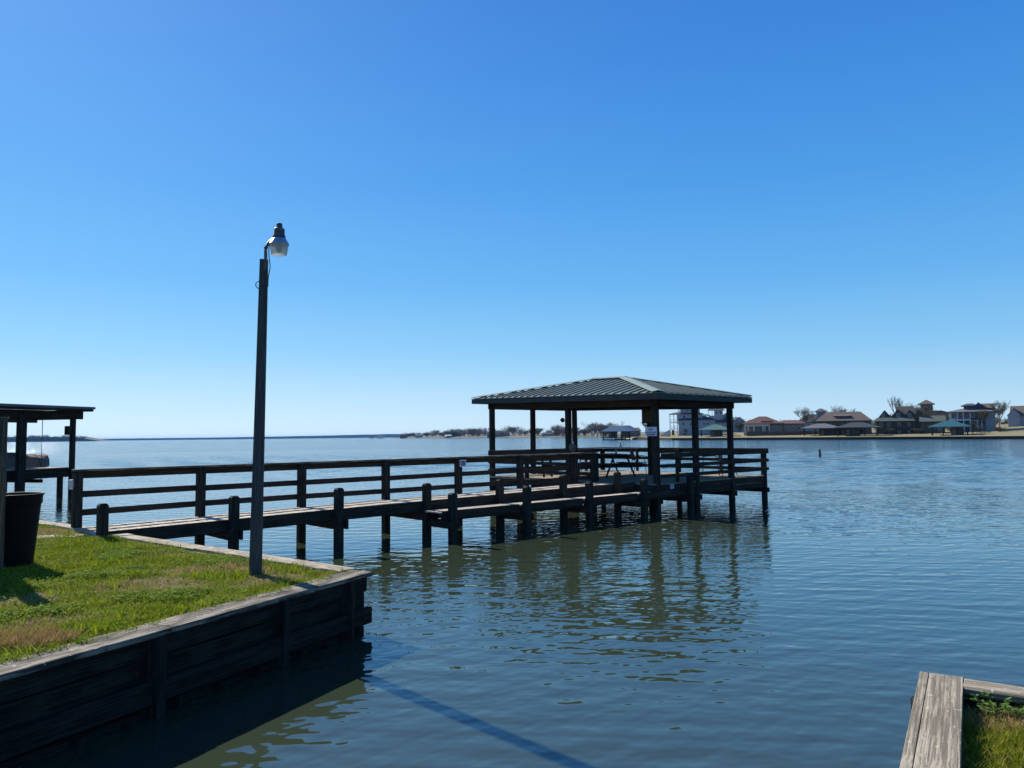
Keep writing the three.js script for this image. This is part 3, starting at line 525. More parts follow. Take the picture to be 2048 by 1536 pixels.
  {
    const b = pierThing('bench', 'dark timber bench with a solid back near the left corner of the pavilion', 'bench', 14.95, D, -2.3, Math.PI / 2);
    beam('backrest', [-0.75, 0.68, -0.28], [0.75, 0.68, -0.28], 0.16, 0.035, M.dark2, b); beam('backrest', [-0.75, 0.86, -0.31], [0.75, 0.86, -0.31], 0.12, 0.035, M.dark2, b);
    for (let k = 0; k < 3; k++) beam('seat_board', [-0.75, 0.43, -0.18 + k * 0.15], [0.75, 0.43, -0.18 + k * 0.15], 0.036, 0.14, M.dark2, b);
    for (const s of [-0.62, 0.62]) { beam('leg', [s, 0, -0.22], [s, 0.95, -0.34], 0.08, 0.04, M.dark2, b); beam('leg', [s, 0, 0.15], [s, 0.41, 0.15], 0.08, 0.04, M.dark2, b); beam('seat_frame', [s, 0.37, -0.26], [s, 0.37, 0.19], 0.08, 0.036, M.dark2, b); }
  }
  { // things left on the table
    const s = pierThing('bottle', 'small dark bottle standing on the picnic table', 'bottle', 16.75, D + 0.759, -1.45);
    add('body', new THREE.LatheGeometry([[0, 0], [0.036, 0], [0.038, 0.01], [0.038, 0.12], [0.016, 0.17], [0.014, 0.21]].map(q => new THREE.Vector2(...q)), 16), flat(0.02, 0.035, 0.03, 0.25), s); add('cap', put(new THREE.CylinderGeometry(0.016, 0.016, 0.02, 12), 0, 0.22, 0), flat(0.3, 0.3, 0.3, 0.5), s);
    const c = pierThing('cup', 'pale cup standing beside the bottle on the picnic table', 'cup', 16.6, D + 0.759, -1.32);
    add('cup_body', new THREE.LatheGeometry([[0, 0], [0.032, 0], [0.042, 0.11], [0.039, 0.11], [0.030, 0.006], [0, 0.006]].map(q => new THREE.Vector2(...q)), 16), flat(0.5, 0.5, 0.46, 0.6), c);
  }
  { // a mottled bundle tied at the rail beside the post
    const b = pierThing('net_bundle', 'mottled grey bundle with a white knot hanging at the rail by the pavilion post', 'bundle', 14.05, 1.77, -0.95);
    const g = new THREE.IcosahedronGeometry(0.11, 3), q = g.attributes.position; for (let i = 0; i < q.count; i++) { const v = V3().fromBufferAttribute(q, i), k = 0.8 + 0.5 * fbm(v.x * 22 + 5, v.y * 22 + v.z * 13, 611, 3); q.setXYZ(i, v.x * k, v.y * k * 1.25 + 0.125, v.z * k); } g.computeVertexNormals();
    add('bundle', g, mottled(0.13, 0.105, 0.085, 0.7, 0.95, {}, 612, 0.6), b); add('knot', put(new THREE.IcosahedronGeometry(0.028, 2), -0.03, 0.27, 0.05), flat(0.75, 0.75, 0.72), b);
  }
  { // lamp on the post
    const l = pierThing('flood_light', 'small dark floodlight bracketed to the pavilion post', 'lamp', 14.2, 2.72, -1.36);
    add('bracket', tube([[0, 0, 0.02], [-0.04, 0.0, -0.03], [-0.05, 0.04, -0.05]], 0.012, 8), iron, l); add('lamp_head', put(new THREE.CylinderGeometry(0.035, 0.075, 0.10, 16).rotateX(0.9), -0.06, 0.05, -0.08), iron, l);
    const d2 = new THREE.ConeGeometry(0.07, 0.05, 12); add('hood', put(d2.rotateX(0.9), -0.055, 0.08, -0.06), iron, l);
  }
}
// ---------------------------------------------------------------- signs: print is computed, the boards are real plates
function signTex(w, h, draw) { const c = document.createElement('canvas'); c.width = w; c.height = h; draw(c.getContext('2d'), w, h); const t = new THREE.CanvasTexture(c); t.colorSpace = THREE.SRGBColorSpace; t.magFilter = THREE.LinearFilter; return t; }
const scribble = (x, left, right, y, hgt, color, seed) => { const r = rngOf(seed); x.fillStyle = color; let q = left; while (q < right - 8) { const w = Math.min(right - q, 10 + r() * 26); x.fillRect(q, y, w * 0.86, hgt); q += w + 5 + (r() > 0.75 ? 12 : 0); } };
function sign(label, u, y, v, w, h, turn, draw, edge = [0.55, 0.56, 0.58]) {
  const s = pierThing('sign', label, 'sign', u, y, v, turn);
  const plate = block('plate', -w / 2, w / 2, -h / 2, h / 2, -0.006, 0, flat(...edge, 0.6), s, 0.002);
  const face = new THREE.PlaneGeometry(w - 0.008, h - 0.008); face.translate(0, 0, 0.003);
  add('printed_face', face, new THREE.MeshStandardMaterial({ map: signTex(256, Math.round(256 * h / w), draw), roughness: 0.55 }), s); return s;
}
sign('white rectangular sign with a big dark NO heading on the pavilion corner post', 14.105, 2.355, 2.06, 0.41, 0.26, -Math.PI / 2, (x, w, h) => {
  x.fillStyle = '#c9ccd6'; x.fillRect(0, 0, w, h); x.fillStyle = '#15193c'; x.font = 'bold 66px sans-serif'; x.textAlign = 'center'; x.fillText('NO', w * 0.48, h * 0.40);
  scribble(x, 16, w - 14, h * 0.52, 22, '#20264a', 3); x.fillStyle = '#5a6686'; x.fillRect(30, h * 0.76, w - 60, 26); scribble(x, 38, w - 40, h * 0.80, 10, '#39436a', 4);
});
sign('dark brown notice board of small yellowish text on the post behind the white sign', 18.005, 2.92, -1.0, 0.6, 0.51, -Math.PI / 2, (x, w, h) => {
  x.fillStyle = '#20180f'; x.fillRect(0, 0, w, h); x.fillStyle = '#4b4226'; x.fillRect(10, 36, w - 20, h - 46); for (let k = 0; k < 7; k++) scribble(x, 20, w - 24, 48 + k * 27, 11, '#191408', 20 + k);
}, [0.03, 0.025, 0.02]);
sign('small square framed notice on a walkway railing post', 8.89, 1.58, -0.006, 0.21, 0.178, 0, (x, w, h) => {
  x.fillStyle = '#d4d6da'; x.fillRect(0, 0, w, h); x.fillStyle = '#7d8796'; x.fillRect(22, 30, w - 44, h - 60); x.fillStyle = '#22324a'; x.fillRect(30, 36, w - 60, 34); x.fillRect(w * 0.5, 80, 30, 60); x.fillRect(34, h * 0.58, w - 70, 18); x.fillRect(30, h * 0.76, w - 50, 22);
});
sign('small pale square label fixed low on the pavilion deck edge', 14.86, 0.765, 2.20, 0.17, 0.125, 0, (x, w, h) => { x.fillStyle = '#b9c8d6'; x.fillRect(0, 0, w, h); x.fillStyle = '#4f6d86'; x.fillRect(50, 50, w - 110, h - 120); });
{
  const b = pierThing('outlet_box', 'small white outlet box on the first post of the pier railing', 'outlet box', -0.11, 1.50, -0.06, -Math.PI / 2 + 0.5);
  block('box', -0.045, 0.045, -0.07, 0.07, -0.03, 0.03, flat(0.45, 0.46, 0.47, 0.5), b, 0.01); block('cover', -0.03, 0.03, -0.105, -0.072, -0.02, 0.025, flat(0.75, 0.75, 0.75, 0.4), b, 0.005);
}

// ---------------------------------------------------------------- the lamp post on the lawn
{
  const l = thing('lamp_post', 'tall dark grey tapered post with a barn light on a curved arm, on the lawn', 'lamp post', -3.085, 0.60, -9.28, 0.18);
  const top = 3.856, w0 = 0.069, w1 = 0.045, lx = 0.066; // leans a little
  const ring = (y, k, o) => [[o - k, y, -k], [o + k, y, -k], [o + k, y, k], [o - k, y, k]], a = ring(-0.4, w0, 0), b = ring(top, w1, lx);
  const L = [[b[0], b[3], b[2], b[1]]]; for (let i = 0; i < 4; i++) { const j = (i + 1) % 4; L.push([a[i], b[i], b[j], a[j]]); }
  const g = polys(L), p = g.attributes.position, n = g.attributes.normal, uv = g.attributes.uv; for (let i = 0; i < p.count; i++) uv.setXY(i, p.getY(i) / 2, (Math.abs(n.getX(i)) > 0.5 ? p.getZ(i) : p.getX(i)) / 0.5);
  add('pole', g, M.postWood, l);
  const dk = mottled(0.055, 0.062, 0.068, 0.25, 0.55, { metalness: 0.3 }, 701, 0.3), galv = mottled(0.10, 0.105, 0.105, 0.25, 0.5, { metalness: 0.55 }, 705, 0.3), alu = mottled(0.42, 0.45, 0.48, 0.12, 0.32, { metalness: 0.85 }, 709, 0.3), black = flat(0.015, 0.016, 0.018, 0.6);
  const X = lx + 0.025, F = 0.045; // arm foot on the front face
  const plate = block('arm_plate', X - 0.02, X + 0.02, top - 0.13, top + 0.09, F, F + 0.012, galv, l, 0.004);
  for (const y of [-0.105, -0.05]) add('bolt', put(new THREE.CylinderGeometry(0.009, 0.009, 0.012, 6).rotateX(Math.PI / 2), X, top + y, F + 0.016), black, l);
  add('arm', tube([[X, top - 0.02, F + 0.012], [X, top + 0.10, F + 0.014], [X + 0.008, top + 0.145, F + 0.02], [X + 0.045, top + 0.20, F + 0.035], [X + 0.10, top + 0.245, F + 0.05]], 0.0185, 30, 10), galv, l);
  add('arm_collar', put(new THREE.CylinderGeometry(0.025, 0.025, 0.014, 16), X + 0.004, top + 0.135, F + 0.018), dk, l);
  const h = new THREE.Group(); h.name = 'lamp_head'; h.position.set(X + 0.163, top, F + 0.06); l.add(h);
  const lathe = (pts, seg = 32) => new THREE.LatheGeometry(pts.map(q => new THREE.Vector2(...q)), seg);
  add('photocell', lathe([[0, 0.430], [0.030, 0.430], [0.036, 0.424], [0.036, 0.385], [0.040, 0.380], [0.040, 0.372], [0, 0.372]]), dk, h);
  add('ballast_housing', lathe([[0, 0.373], [0.052, 0.372], [0.064, 0.358], [0.066, 0.285], [0.074, 0.278], [0.076, 0.238], [0, 0.238]]), dk, h);
  block('rating_label', 0.01, 0.05, 0.335, 0.357, 0.0625, 0.068, flat(0.16, 0.17, 0.18, 0.6), h, 0.002);
  add('reflector_skirt', lathe([[0.070, 0.243], [0.083, 0.241], [0.118, 0.176], [0.122, 0.168], [0.118, 0.166], [0.112, 0.172], [0.078, 0.235], [0.070, 0.238]]), alu, h);
  // ribbed open refractor of clear grey plastic
  const rp = [], N = 64; for (const [r, y] of [[0.110, 0.170], [0.108, 0.155], [0.092, 0.042], [0.088, 0.040]]) { const row = []; for (let i = 0; i <= N; i++) { const a = 6.2832 * i / N, q = r * (1 + 0.012 * (i % 2)); row.push([Math.cos(a) * q, y, Math.sin(a) * q]); } rp.push(row); }
  const quads = []; for (let k = 0; k < rp.length - 1; k++) for (let i = 0; i < N; i++) quads.push([rp[k][i], rp[k][i + 1], rp[k + 1][i + 1], rp[k + 1][i]]);
  const acrylic = new THREE.MeshPhysicalMaterial({ roughness: 0.55, transmission: 0.6, thickness: 0, ior: 1.49, side: THREE.DoubleSide }); acrylic.color.setRGB(0.62, 0.62, 0.56);
  add('refractor', polys(quads), acrylic, h);
  add('bulb', lathe([[0, 0.24], [0.018, 0.235], [0.018, 0.19], [0.036, 0.14], [0.038, 0.11], [0.026, 0.08], [0, 0.07]]), flat(0.35, 0.33, 0.28, 0.35), h);
  add('arm_knuckle', tube([[-0.075, 0.252, -0.012], [-0.03, 0.262, 0]], 0.024, 6, 10), dk, h);
  add('cable', tube([[X + 0.085, top + 0.232, F + 0.052], [X + 0.05, top + 0.17, F + 0.05], [X + 0.045, top + 0.03, F + 0.05], [X + 0.058, top - 0.11, F + 0.048], [X + 0.036, top - 0.23, F + 0.02], [X + 0.028, top - 0.34, F - 0.01]], 0.006, 40, 6), black, l);
  add('cable_loop', tube([[lx - w1 - 0.004, top - 0.27, 0.02], [lx - w1 - 0.04, top - 0.29, 0.02], [lx - w1 - 0.042, top - 0.335, 0.02], [lx - w1 - 0.002, top - 0.37, 0.02]], 0.006, 20, 6), black, l);
}
// ---------------------------------------------------------------- bin, timber post and pedestal by the lawn's left edge
{
  const b = thing('trash_can', 'black tapered plastic rubbish bin standing on the grass', 'bin', -6.53, 0.65, -10.15);
  const blk = new THREE.MeshPhysicalMaterial({ roughness: 0.6, specularIntensity: 0.25, color: new THREE.Color(0.006, 0.006, 0.007) });
  add('bin_body', new THREE.LatheGeometry([[0, 0.01], [0.215, 0.0], [0.228, 0.012], [0.300, 0.80], [0.312, 0.80], [0.316, 0.835], [0.318, 0.90], [0.332, 0.915], [0.330, 0.93], [0.312, 0.925], [0.295, 0.80], [0.21, 0.03], [0, 0.03]].map(q => new THREE.Vector2(...q)), 48), blk, b);
  add('rim', put(new THREE.TorusGeometry(0.325, 0.012, 8, 48).rotateX(Math.PI / 2), 0, 0.925, 0), blk, b);
  const p = thing('timber_post', 'weathered square timber post standing in front of the black bin', 'post', -6.44, 0.5, -9.66, 0.5);
  upright('post_shaft', 0, 0, 2.06, 0, 0.175, wood([0.03, 0.027, 0.022], [0.12, 0.11, 0.09], 83, { crack: 0.8 }), p, 0.175, 0.006);
  block('post_cap', -0.095, 0.095, 2.06, 2.075, -0.095, 0.095, flat(0.12, 0.10, 0.075, 0.7), p, 0.004);
  const u = thing('utility_pedestal', 'pale grey rounded utility pedestal against the timber post', 'pedestal', -6.43, 0.62, -9.36, 0.2);
  const sh = new THREE.Shape(); sh.moveTo(-0.14, 0.45); sh.lineTo(0.14, 0.45); sh.lineTo(0.145, 0.62); sh.lineTo(0.165, 1.02); sh.quadraticCurveTo(0.15, 1.24, 0, 1.29); sh.quadraticCurveTo(-0.15, 1.24, -0.165, 1.02); sh.lineTo(-0.145, 0.62);
  const plastic = mottled(0.42, 0.47, 0.46, 0.12, 0.5, {}, 731, 0.5);
  add('hood', new THREE.ExtrudeGeometry(sh, { depth: 0.14, bevelSize: 0.02, bevelThickness: 0.02, bevelSegments: 4, curveSegments: 16 }), plastic, u);
  block('hood_seam', -0.178, 0.178, 0.995, 1.005, -0.022, 0.163, flat(0.3, 0.33, 0.33), u, 0.002); block('base_box', -0.155, 0.155, 0.36, 0.50, -0.025, 0.165, plastic, u, 0.012); block('stake', -0.05, 0.05, -0.1, 0.37, 0.0, 0.08, M.dark, u, 0.006);
}
// ---------------------------------------------------------------- boathouse at the left with a covered boat on its lift
{
  // local x runs along the front edge to the right, z towards the shore
  const bx = -17.6, bz = -31;
  const b = thing('boathouse', 'open boathouse of dark timber posts with a thin flat metal roof over a covered boat', 'boathouse', bx, 0, bz, 1.265);
  const roofMat = mottled(0.10, 0.11, 0.125, 0.2, 0.5, { metalness: 0.2 }, 741, 2);
  // roof: x from -13 (shore end) to 0.9
  block('roof', -12.5, 0.45, 3.53, 3.625, -0.7, 0.55, roofMat, b, 0.01);
  block('roof', -12.5, 0.45, 3.535, 3.62, -6.2, -0.702, roofMat, b, 0.01);
  block('fascia', -12.5, 0.38, 3.44, 3.527, 0.47, 0.52, M.dark2, b); block('fascia', 0.39, 0.43, 3.44, 3.527, -6.1, 0.468, M.dark2, b);
  block('eave_beam', -12, 0.35, 3.13, 3.435, -0.03, 0.03, M.dark2, b); block('eave_beam', -12, 0.35, 3.13, 3.435, -5.4, -5.34, M.dark2, b); for (const x of [-9.5, -4.9, -0.1]) block('tie_beam', x, x + 0.06, 3.12, 3.36, -5.33, -0.035, M.dark2, b);
  for (const [x, z] of [[0, -0.13], [-2.2, -0.13], [-6.4, -0.13], [-10.6, -0.13], [0, -5.5], [-5, -5.5], [-10.6, -5.5]]) upright('post', x, -1.4, 3.39, z, 0.17, M.dark, b, 0.17, 0.01);
  upright('post', -2.42, -1.4, 3.39, -0.02, 0.19, M.dark, b, 0.19, 0.01);
  block('corbel', -3.7, -1.75, 2.96, 3.09, -0.04, 0.04, M.dark2, b);
  block('walk_beam', -12, 0.1, 1.0, 1.18, -0.34, -0.28, M.dark2, b); block('walk_beam', 0.10, 0.16, 1.0, 1.18, -5.5, -0.2, M.dark2, b); block('walk_beam', -2.2, 0.1, 0.82, 0.995, -0.42, -0.36, M.dark2, b);
  for (let k = 0; k < 34; k++) block('walk_board', -12 + k * 0.35, -12 + k * 0.35 + 0.34, 1.185, 1.22, -0.9, -0.2, M.deck, b, 0.004);
  upright('pile', 0.03, -1.4, 1.0, -0.75, 0.17, M.dark, b); upright('pile', -2.4, -1.4, 1.0, -0.75, 0.16, M.dark, b);
  block('hoist_box', -0.30, -0.10, 2.50, 2.86, -0.25, -0.05, M.dark, b, 0.02);
  const cb = flat(0.02, 0.02, 0.02, 0.5);
  for (const x of [-0.63, -5.6]) { add('lift_cable', tube([[x, 3.45, -1.0], [x, 0.75, -1.0]], 0.014, 2, 5), cb, b); block('lift_cradle', x - 0.06, x + 0.06, 0.62, 0.76, -4.8, -0.95, M.dark, b); }
  block('lift_rail', -6, 0.0, 0.78, 0.90, -1.7, -1.55, M.dark, b); block('lift_rail', -6, 0.0, 0.78, 0.90, -2.7, -2.55, M.dark, b);

  const boat = thing('boat', 'motor boat under a tied brownish grey cover on the boathouse lift', 'boat', bx, 0.92, bz, 1.265);
  const N = 28, Mq = 20, hull = [], cov = [];
  for (let i = 0; i <= N; i++) {
    const t = i / N, x = -6.46 + 7.1 * t, half = 1.0 * Math.pow(Math.max(0.0001, 1 - Math.pow(Math.max(0, (t - 0.45) / 0.55), 2.6)), 0.55) * (0.9 + 0.1 * Math.min(1, t * 6)), h = [], c = [];
    for (let k = 0; k <= Mq; k++) { const a = Math.PI * k / Mq; h.push([x, 0.38 - 0.38 * Math.sin(a) * (1 - 0.55 * Math.pow(t, 3)), -2.1 + Math.cos(a) * half]); const ridge = 0.62 + 0.30 * Math.exp(-(((t - 0.30) / 0.22) ** 2)) - 0.16 * Math.pow(t, 3) + 0.02 * Math.sin(t * 26); c.push([x, 0.34 + ridge * Math.pow(Math.sin(a), 0.55) * (t > 0.985 ? 0.85 : 1) + 0.012 * Math.sin(a * 9 + t * 20), -2.1 + Math.cos(a) * half * 1.03]); }
    hull.push(h); cov.push(c);
  }
  const skin = G => { const q = []; for (let i = 0; i < N; i++) for (let k = 0; k < Mq; k++) q.push([G[i][k], G[i + 1][k], G[i + 1][k + 1], G[i][k + 1]]); q.push(G[0], [...G[N]].reverse()); return polys(q); };
  add('hull', skin(hull), flat(0.30, 0.31, 0.33, 0.4), boat); add('boat_cover', skin(cov), mottled(0.13, 0.10, 0.095, 0.25, 0.95, {}, 751, 1), boat);
  for (const t of [4, 13, 20, 24]) add('tie_strap', new THREE.TubeGeometry(new THREE.CatmullRomCurve3(cov[t].map(q => V3(q[0] + 0.05 * Math.sin(q[1] * 6), q[1] + 0.012, -2.1 + (q[2] + 2.1) * 1.015))), 30, 0.014, 5), cb, boat);
}

// ---------------------------------------------------------------- far shore, hills
const farBank = mottled(0.095, 0.085, 0.045, 0.5, 1, {}, 803, 60), lawnTan = mottled(0.165, 0.140, 0.062, 0.35, 1, {}, 801, 30);
{
  const path = [[420, 120, 0.96, 0.28, 1.6], [230, 150, 0.84, 0.55, 1.6], [165, 183, 0.67, 0.74, 1.6], [137, 205, 0.555, 0.83, 1.5], [125, 220, 0.5, 0.87, 1.0], [95, 258, 0.4, 0.92, 0.9], [62, 300, 0.3, 0.95, 1], [57, 330, 0.3, 0.95, 1], [54, 346, 0.6, 0.8, 1], [72, 520, 0.8, 0.6, 1], [100, 800, 0.6, 0.8, 1], [40, 950, 0.1, 1, 1.2], [-60, 1150, -0.05, 1, 1.2], [-150, 1350, -0.1, 1, 1.2], [-235, 1500, 0.1, 1, 0.5]];
  const prof = [[0, -1.5], [0.02, 0.72], [4, 0.85], [14, 1.05], [30, 1.5], [60, 2.7], [130, 4.4], [420, 6]], pos = [], uv = [], idx = [];
  const fine = []; for (let i = 0; i < path.length - 1; i++) for (let k = 0; k < 10; k++) { const t = k / 10; fine.push(path[i].map((v, q) => v + (path[i + 1][q] - v) * t)); } fine.push(path[path.length - 1]);
  for (const [x, z, ix, iz, s] of fine) for (const [d, h] of prof) { const X = x + ix * d, Z = z + iz * d, y = d > 1 ? 0.72 + (h - 0.72) * s + 0.25 * (fbm(X * 0.04, Z * 0.04, 811, 2) - 0.5) * Math.min(1, d / 14) : h; pos.push(X, y, -Z); uv.push(X, Z); }
  const n = prof.length; for (let i = 0; i < fine.length - 1; i++) for (let k = 0; k < n - 1; k++) { const a = i * n + k, b = a + n; idx.push(a, a + 1, b, a + 1, b + 1, b); }
  const g = new THREE.BufferGeometry(); g.setAttribute('position', new THREE.Float32BufferAttribute(pos, 3)); g.setAttribute('uv', new THREE.Float32BufferAttribute(uv, 2)); g.setIndex(idx); g.computeVertexNormals();
  g.clearGroups(); const cut = 90 * (n - 1) * 6; g.addGroup(0, cut, 0); g.addGroup(cut, idx.length - cut, 1); structure(add('terrain', g, [lawnTan, farBank]));
  const w = thing('shore_bulkhead', 'low dark timber bulkhead along the far shore below the houses', 'bulkhead', 125, 0, -220);
  const seg = path.slice(1, 9); for (let i = 0; i < seg.length - 1; i++) { const a = seg[i], b = seg[i + 1], q = (p, o, y) => [p[0] - p[2] * o - 125, y, -(p[1] - p[3] * o) + 220]; beam('wall_panel', q(a, 0.25, 0.1), q(b, 0.25, 0.1), 1.3, 0.2, M.dark, w); beam('cap', q(a, 0.2, 0.79), q(b, 0.2, 0.79), 0.07, 0.5, M.dark2, w); }
  // distant wooded hills across the lake
  const ridge = (name, pts, Z, depth, base, mat, seed) => {
    const P = [], I = [], n = pts.length * 24;
    for (let i = 0; i <= n; i++) { const t = i / n * (pts.length - 1), k = Math.min(pts.length - 2, Math.floor(t)), f = t - k, x = pts[k][0] + (pts[k + 1][0] - pts[k][0]) * f, h = pts[k][1] + (pts[k + 1][1] - pts[k][1]) * f + 3.4 * (fbm(x * 0.02, 3, seed, 3) - 0.5) * Math.min(1, pts[k][1] / 8); P.push(x, -2, -Z, x, h * 0.97, -(Z + depth * 0.015), x, h, -(Z + depth), x, -2, -(Z + depth * 2)); }
    for (let i = 0; i < n; i++) for (let k = 0; k < 3; k++) { const a = i * 4 + k, b = a + 4; I.push(a, b, a + 1, b, b + 1, a + 1); }
    const g = new THREE.BufferGeometry(); g.setAttribute('position', new THREE.Float32BufferAttribute(P, 3)); g.setIndex(I); g.computeVertexNormals(); return structure(add(name, g, mat));
  };
  const woods = flat(0.022, 0.030, 0.020, 1);
  ridge('hills', [[-7200, 18], [-4800, 16], [-3300, 15], [-2700, 15], [-2300, 16], [-1800, 19], [-1400, 24], [-1000, 29], [-500, 30], [300, 26], [1200, 20], [2600, 18]], 6200, 300, 0, woods, 821);
  ridge('hills', [[-2600, 14], [-1900, 15], [-1560, 16], [-1420, 14], [-1360, 4], [-1335, 0]], 2500, 80, 0, flat(0.03, 0.038, 0.026, 1), 823);
}
// ---------------------------------------------------------------- trees
function branchGeo(list, sides = 4) {
  const pos = [], idx = [];
  for (const [a, b, r0, r1] of list) {
    const d = b.clone().sub(a).normalize(), u = (Math.abs(d.y) > 0.9 ? V3(1, 0, 0) : V3(0, 1, 0)).cross(d).normalize(), v = d.clone().cross(u), o = pos.length / 3;
    for (let k = 0; k < sides; k++) { const q = 6.2832 * k / sides, c = Math.cos(q), s = Math.sin(q); for (const [p, r] of [[a, r0], [b, r1]]) pos.push(p.x + (u.x * c + v.x * s) * r, p.y + (u.y * c + v.y * s) * r, p.z + (u.z * c + v.z * s) * r); }
    for (let k = 0; k < sides; k++) { const i = o + 2 * k, j = o + 2 * ((k + 1) % sides); idx.push(i, j, i + 1, j, j + 1, i + 1); }
  }
  const g = new THREE.BufferGeometry(); g.setAttribute('position', new THREE.Float32BufferAttribute(pos, 3)); g.setIndex(idx); g.computeVertexNormals(); return g;
}
const barkMat = flat(0.07, 0.06, 0.05, 0.95), twigMat = flat(0.085, 0.066, 0.058, 0.95), twigWarm = flat(0.115, 0.075, 0.052, 0.95);
function treeParts(seed, h, { spread = 0.9, trunkH = 0.25, depth = 5, twig = 0.02, leafy = 0, upright: upr = 0.25 } = {}) {
  const r = rngOf(seed), trunk = [], crown = [], tips = [];
  function grow(p, dir, len, rad, lev) {
    let a = p; const segs = lev < 2 ? 3 : 2; let d = dir.clone();
    for (let s = 0; s < segs; s++) { d.add(V3((r() - 0.5) * 0.35, (r() - 0.35) * 0.25, (r() - 0.5) * 0.35)).normalize(); const b = a.clone().addScaledVector(d, len / segs), r0 = rad * (1 - 0.3 * s / segs), r1 = rad * (1 - 0.3 * (s + 1) / segs); (lev === 0 ? trunk : crown).push([a, b, Math.max(twig, r0), Math.max(twig * 0.7, r1)]); a = b; if (lev > 0 && lev < depth && s < segs - 1) kids(a, d, len * 0.62, rad * 0.55, lev + 1, 1); }
    if (lev >= depth) { tips.push(a); return; }
    kids(a, d, len * (lev ? 0.74 : 0.95), rad * 0.66, lev + 1, lev === 0 ? 4 : r() > 0.4 ? 3 : 2);
  }
  function kids(a, d, len, rad, lev, n) { const t0 = r() * 6.283; for (let k = 0; k < n; k++) { const t = t0 + k * 6.283 / n + (r() - 0.5) * 0.8, sp = spread * (0.55 + 0.6 * r()); const q = V3(Math.cos(t) * sp, upr + 0.35 * r(), Math.sin(t) * sp).add(d.clone().multiplyScalar(0.85)).normalize(); grow(a, q, len * (0.75 + 0.4 * r()), rad, lev); } }
  grow(V3(0, -0.4, 0), V3(0, 1, 0), h * trunkH, h * 0.024, 0);
  let top = 0; for (const b of crown) top = Math.max(top, b[1].y); const k = h / top; for (const b of [...trunk, ...crown]) for (const q of [b[0], b[1]]) if (!q.done) { q.multiplyScalar(k); q.done = 1; }
  for (const q of tips) if (!q.done) q.multiplyScalar(k);
  const leaf = [];
  if (leafy) for (const q of tips) for (let i = 0; i < leafy; i++) { const x = q.x + (r() - 0.5) * h * 0.09, y = q.y + (r() - 0.5) * h * 0.07, z = q.z + (r() - 0.5) * h * 0.09, s = h * 0.012 * (0.6 + r()), A = () => V3(r() - 0.5, r() - 0.5, r() - 0.5).multiplyScalar(3 * s); leaf.push([A(), A(), A()].map(w => [x + w.x, y + w.y, z + w.z])); }
  return { trunk: branchGeo(trunk, 6), crown: branchGeo(crown, 3), leaves: leaf.length ? polys(leaf) : null };
}
const kinds = {
  oak: [1, 2, 3].map(s => treeParts(900 + s, 10, { spread: 1.05, depth: 5, twig: 0.03 })),
  tall: [1, 2].map(s => treeParts(930 + s, 10, { spread: 0.55, trunkH: 0.32, depth: 4, twig: 0.03, upright: 0.6 })),
  shade: [1, 2].map(s => treeParts(950 + s, 10, { spread: 0.95, depth: 4, twig: 0.03, leafy: 10 })),
  wood: [1, 2, 3, 4].map(s => treeParts(970 + s, 10, { spread: 0.75, depth: 5, twig: 0.035, trunkH: 0.07, upright: 0.12 })),
};
const leafDark = leafMat(0.040, 0.055, 0.025), leafOlive = leafMat(0.075, 0.07, 0.035);
function tree(label, group, kind, i, X, Z, y, h, { twig = twigMat, leaf = leafDark, wide = 1 } = {}) {
  const k = kinds[kind][i % kinds[kind].length], t = thing(kind === 'shade' ? 'leafy_tree' : 'bare_tree', label, 'tree', X, y, -Z, X * 1.7 + i, group); t.scale.set(h / 10 * wide, h / 10, h / 10 * wide);
  add('trunk', k.trunk, barkMat, t); add('crown', k.crown, twig, t); if (k.leaves) add('foliage', k.leaves, leaf, t); return t;
}
// ---------------------------------------------------------------- houses on the far shore (local x to the right, z towards the lake)
const HM = {
  white: mottled(0.31, 0.32, 0.35, 0.08, 0.7, {}, 861, 3), cream: mottled(0.55, 0.50, 0.42, 0.1, 0.8, {}, 863, 3), stone: mottled(0.24, 0.19, 0.155, 0.3, 0.9, {}, 865, 2), tan: mottled(0.20, 0.16, 0.11, 0.2, 0.9, {}, 867, 2), brick: mottled(0.085, 0.06, 0.045, 0.3, 0.9, {}, 869, 2), blue: mottled(0.05, 0.075, 0.14, 0.15, 0.8, {}, 871, 3), pale: mottled(0.25, 0.29, 0.33, 0.1, 0.7, {}, 873, 3),
  slate: mottled(0.045, 0.045, 0.055, 0.3, 0.9, {}, 875, 3), red: mottled(0.10, 0.042, 0.033, 0.25, 0.9, {}, 877, 3), brown: mottled(0.10, 0.078, 0.064, 0.2, 0.95, {}, 879, 3), green: mottled(0.065, 0.085, 0.065, 0.25, 0.9, {}, 881, 3), greyRoof: mottled(0.12, 0.12, 0.115, 0.2, 0.6, {}, 883, 3), greenMetal: mottled(0.12, 0.21, 0.15, 0.12, 0.4, { metalness: 0.2 }, 885, 3), teal: mottled(0.035, 0.12, 0.115, 0.12, 0.4, { metalness: 0.2 }, 887, 3), blueRoof: mottled(0.06, 0.11, 0.17, 0.12, 0.5, {}, 889, 3), blackRoof: mottled(0.02, 0.03, 0.034, 0.2, 0.7, {}, 891, 3), trim: flat(0.55, 0.57, 0.6, 0.6),
};
const glass = flat(0.012, 0.016, 0.022, 0.06);
function house(name, label, category, X, Z, y, group) { const h = thing(name, label, category, X, y, -Z, Math.atan2(-X, Z), group); if (X > 70 && Z < 360) h.scale.setScalar(1.09); return h; }
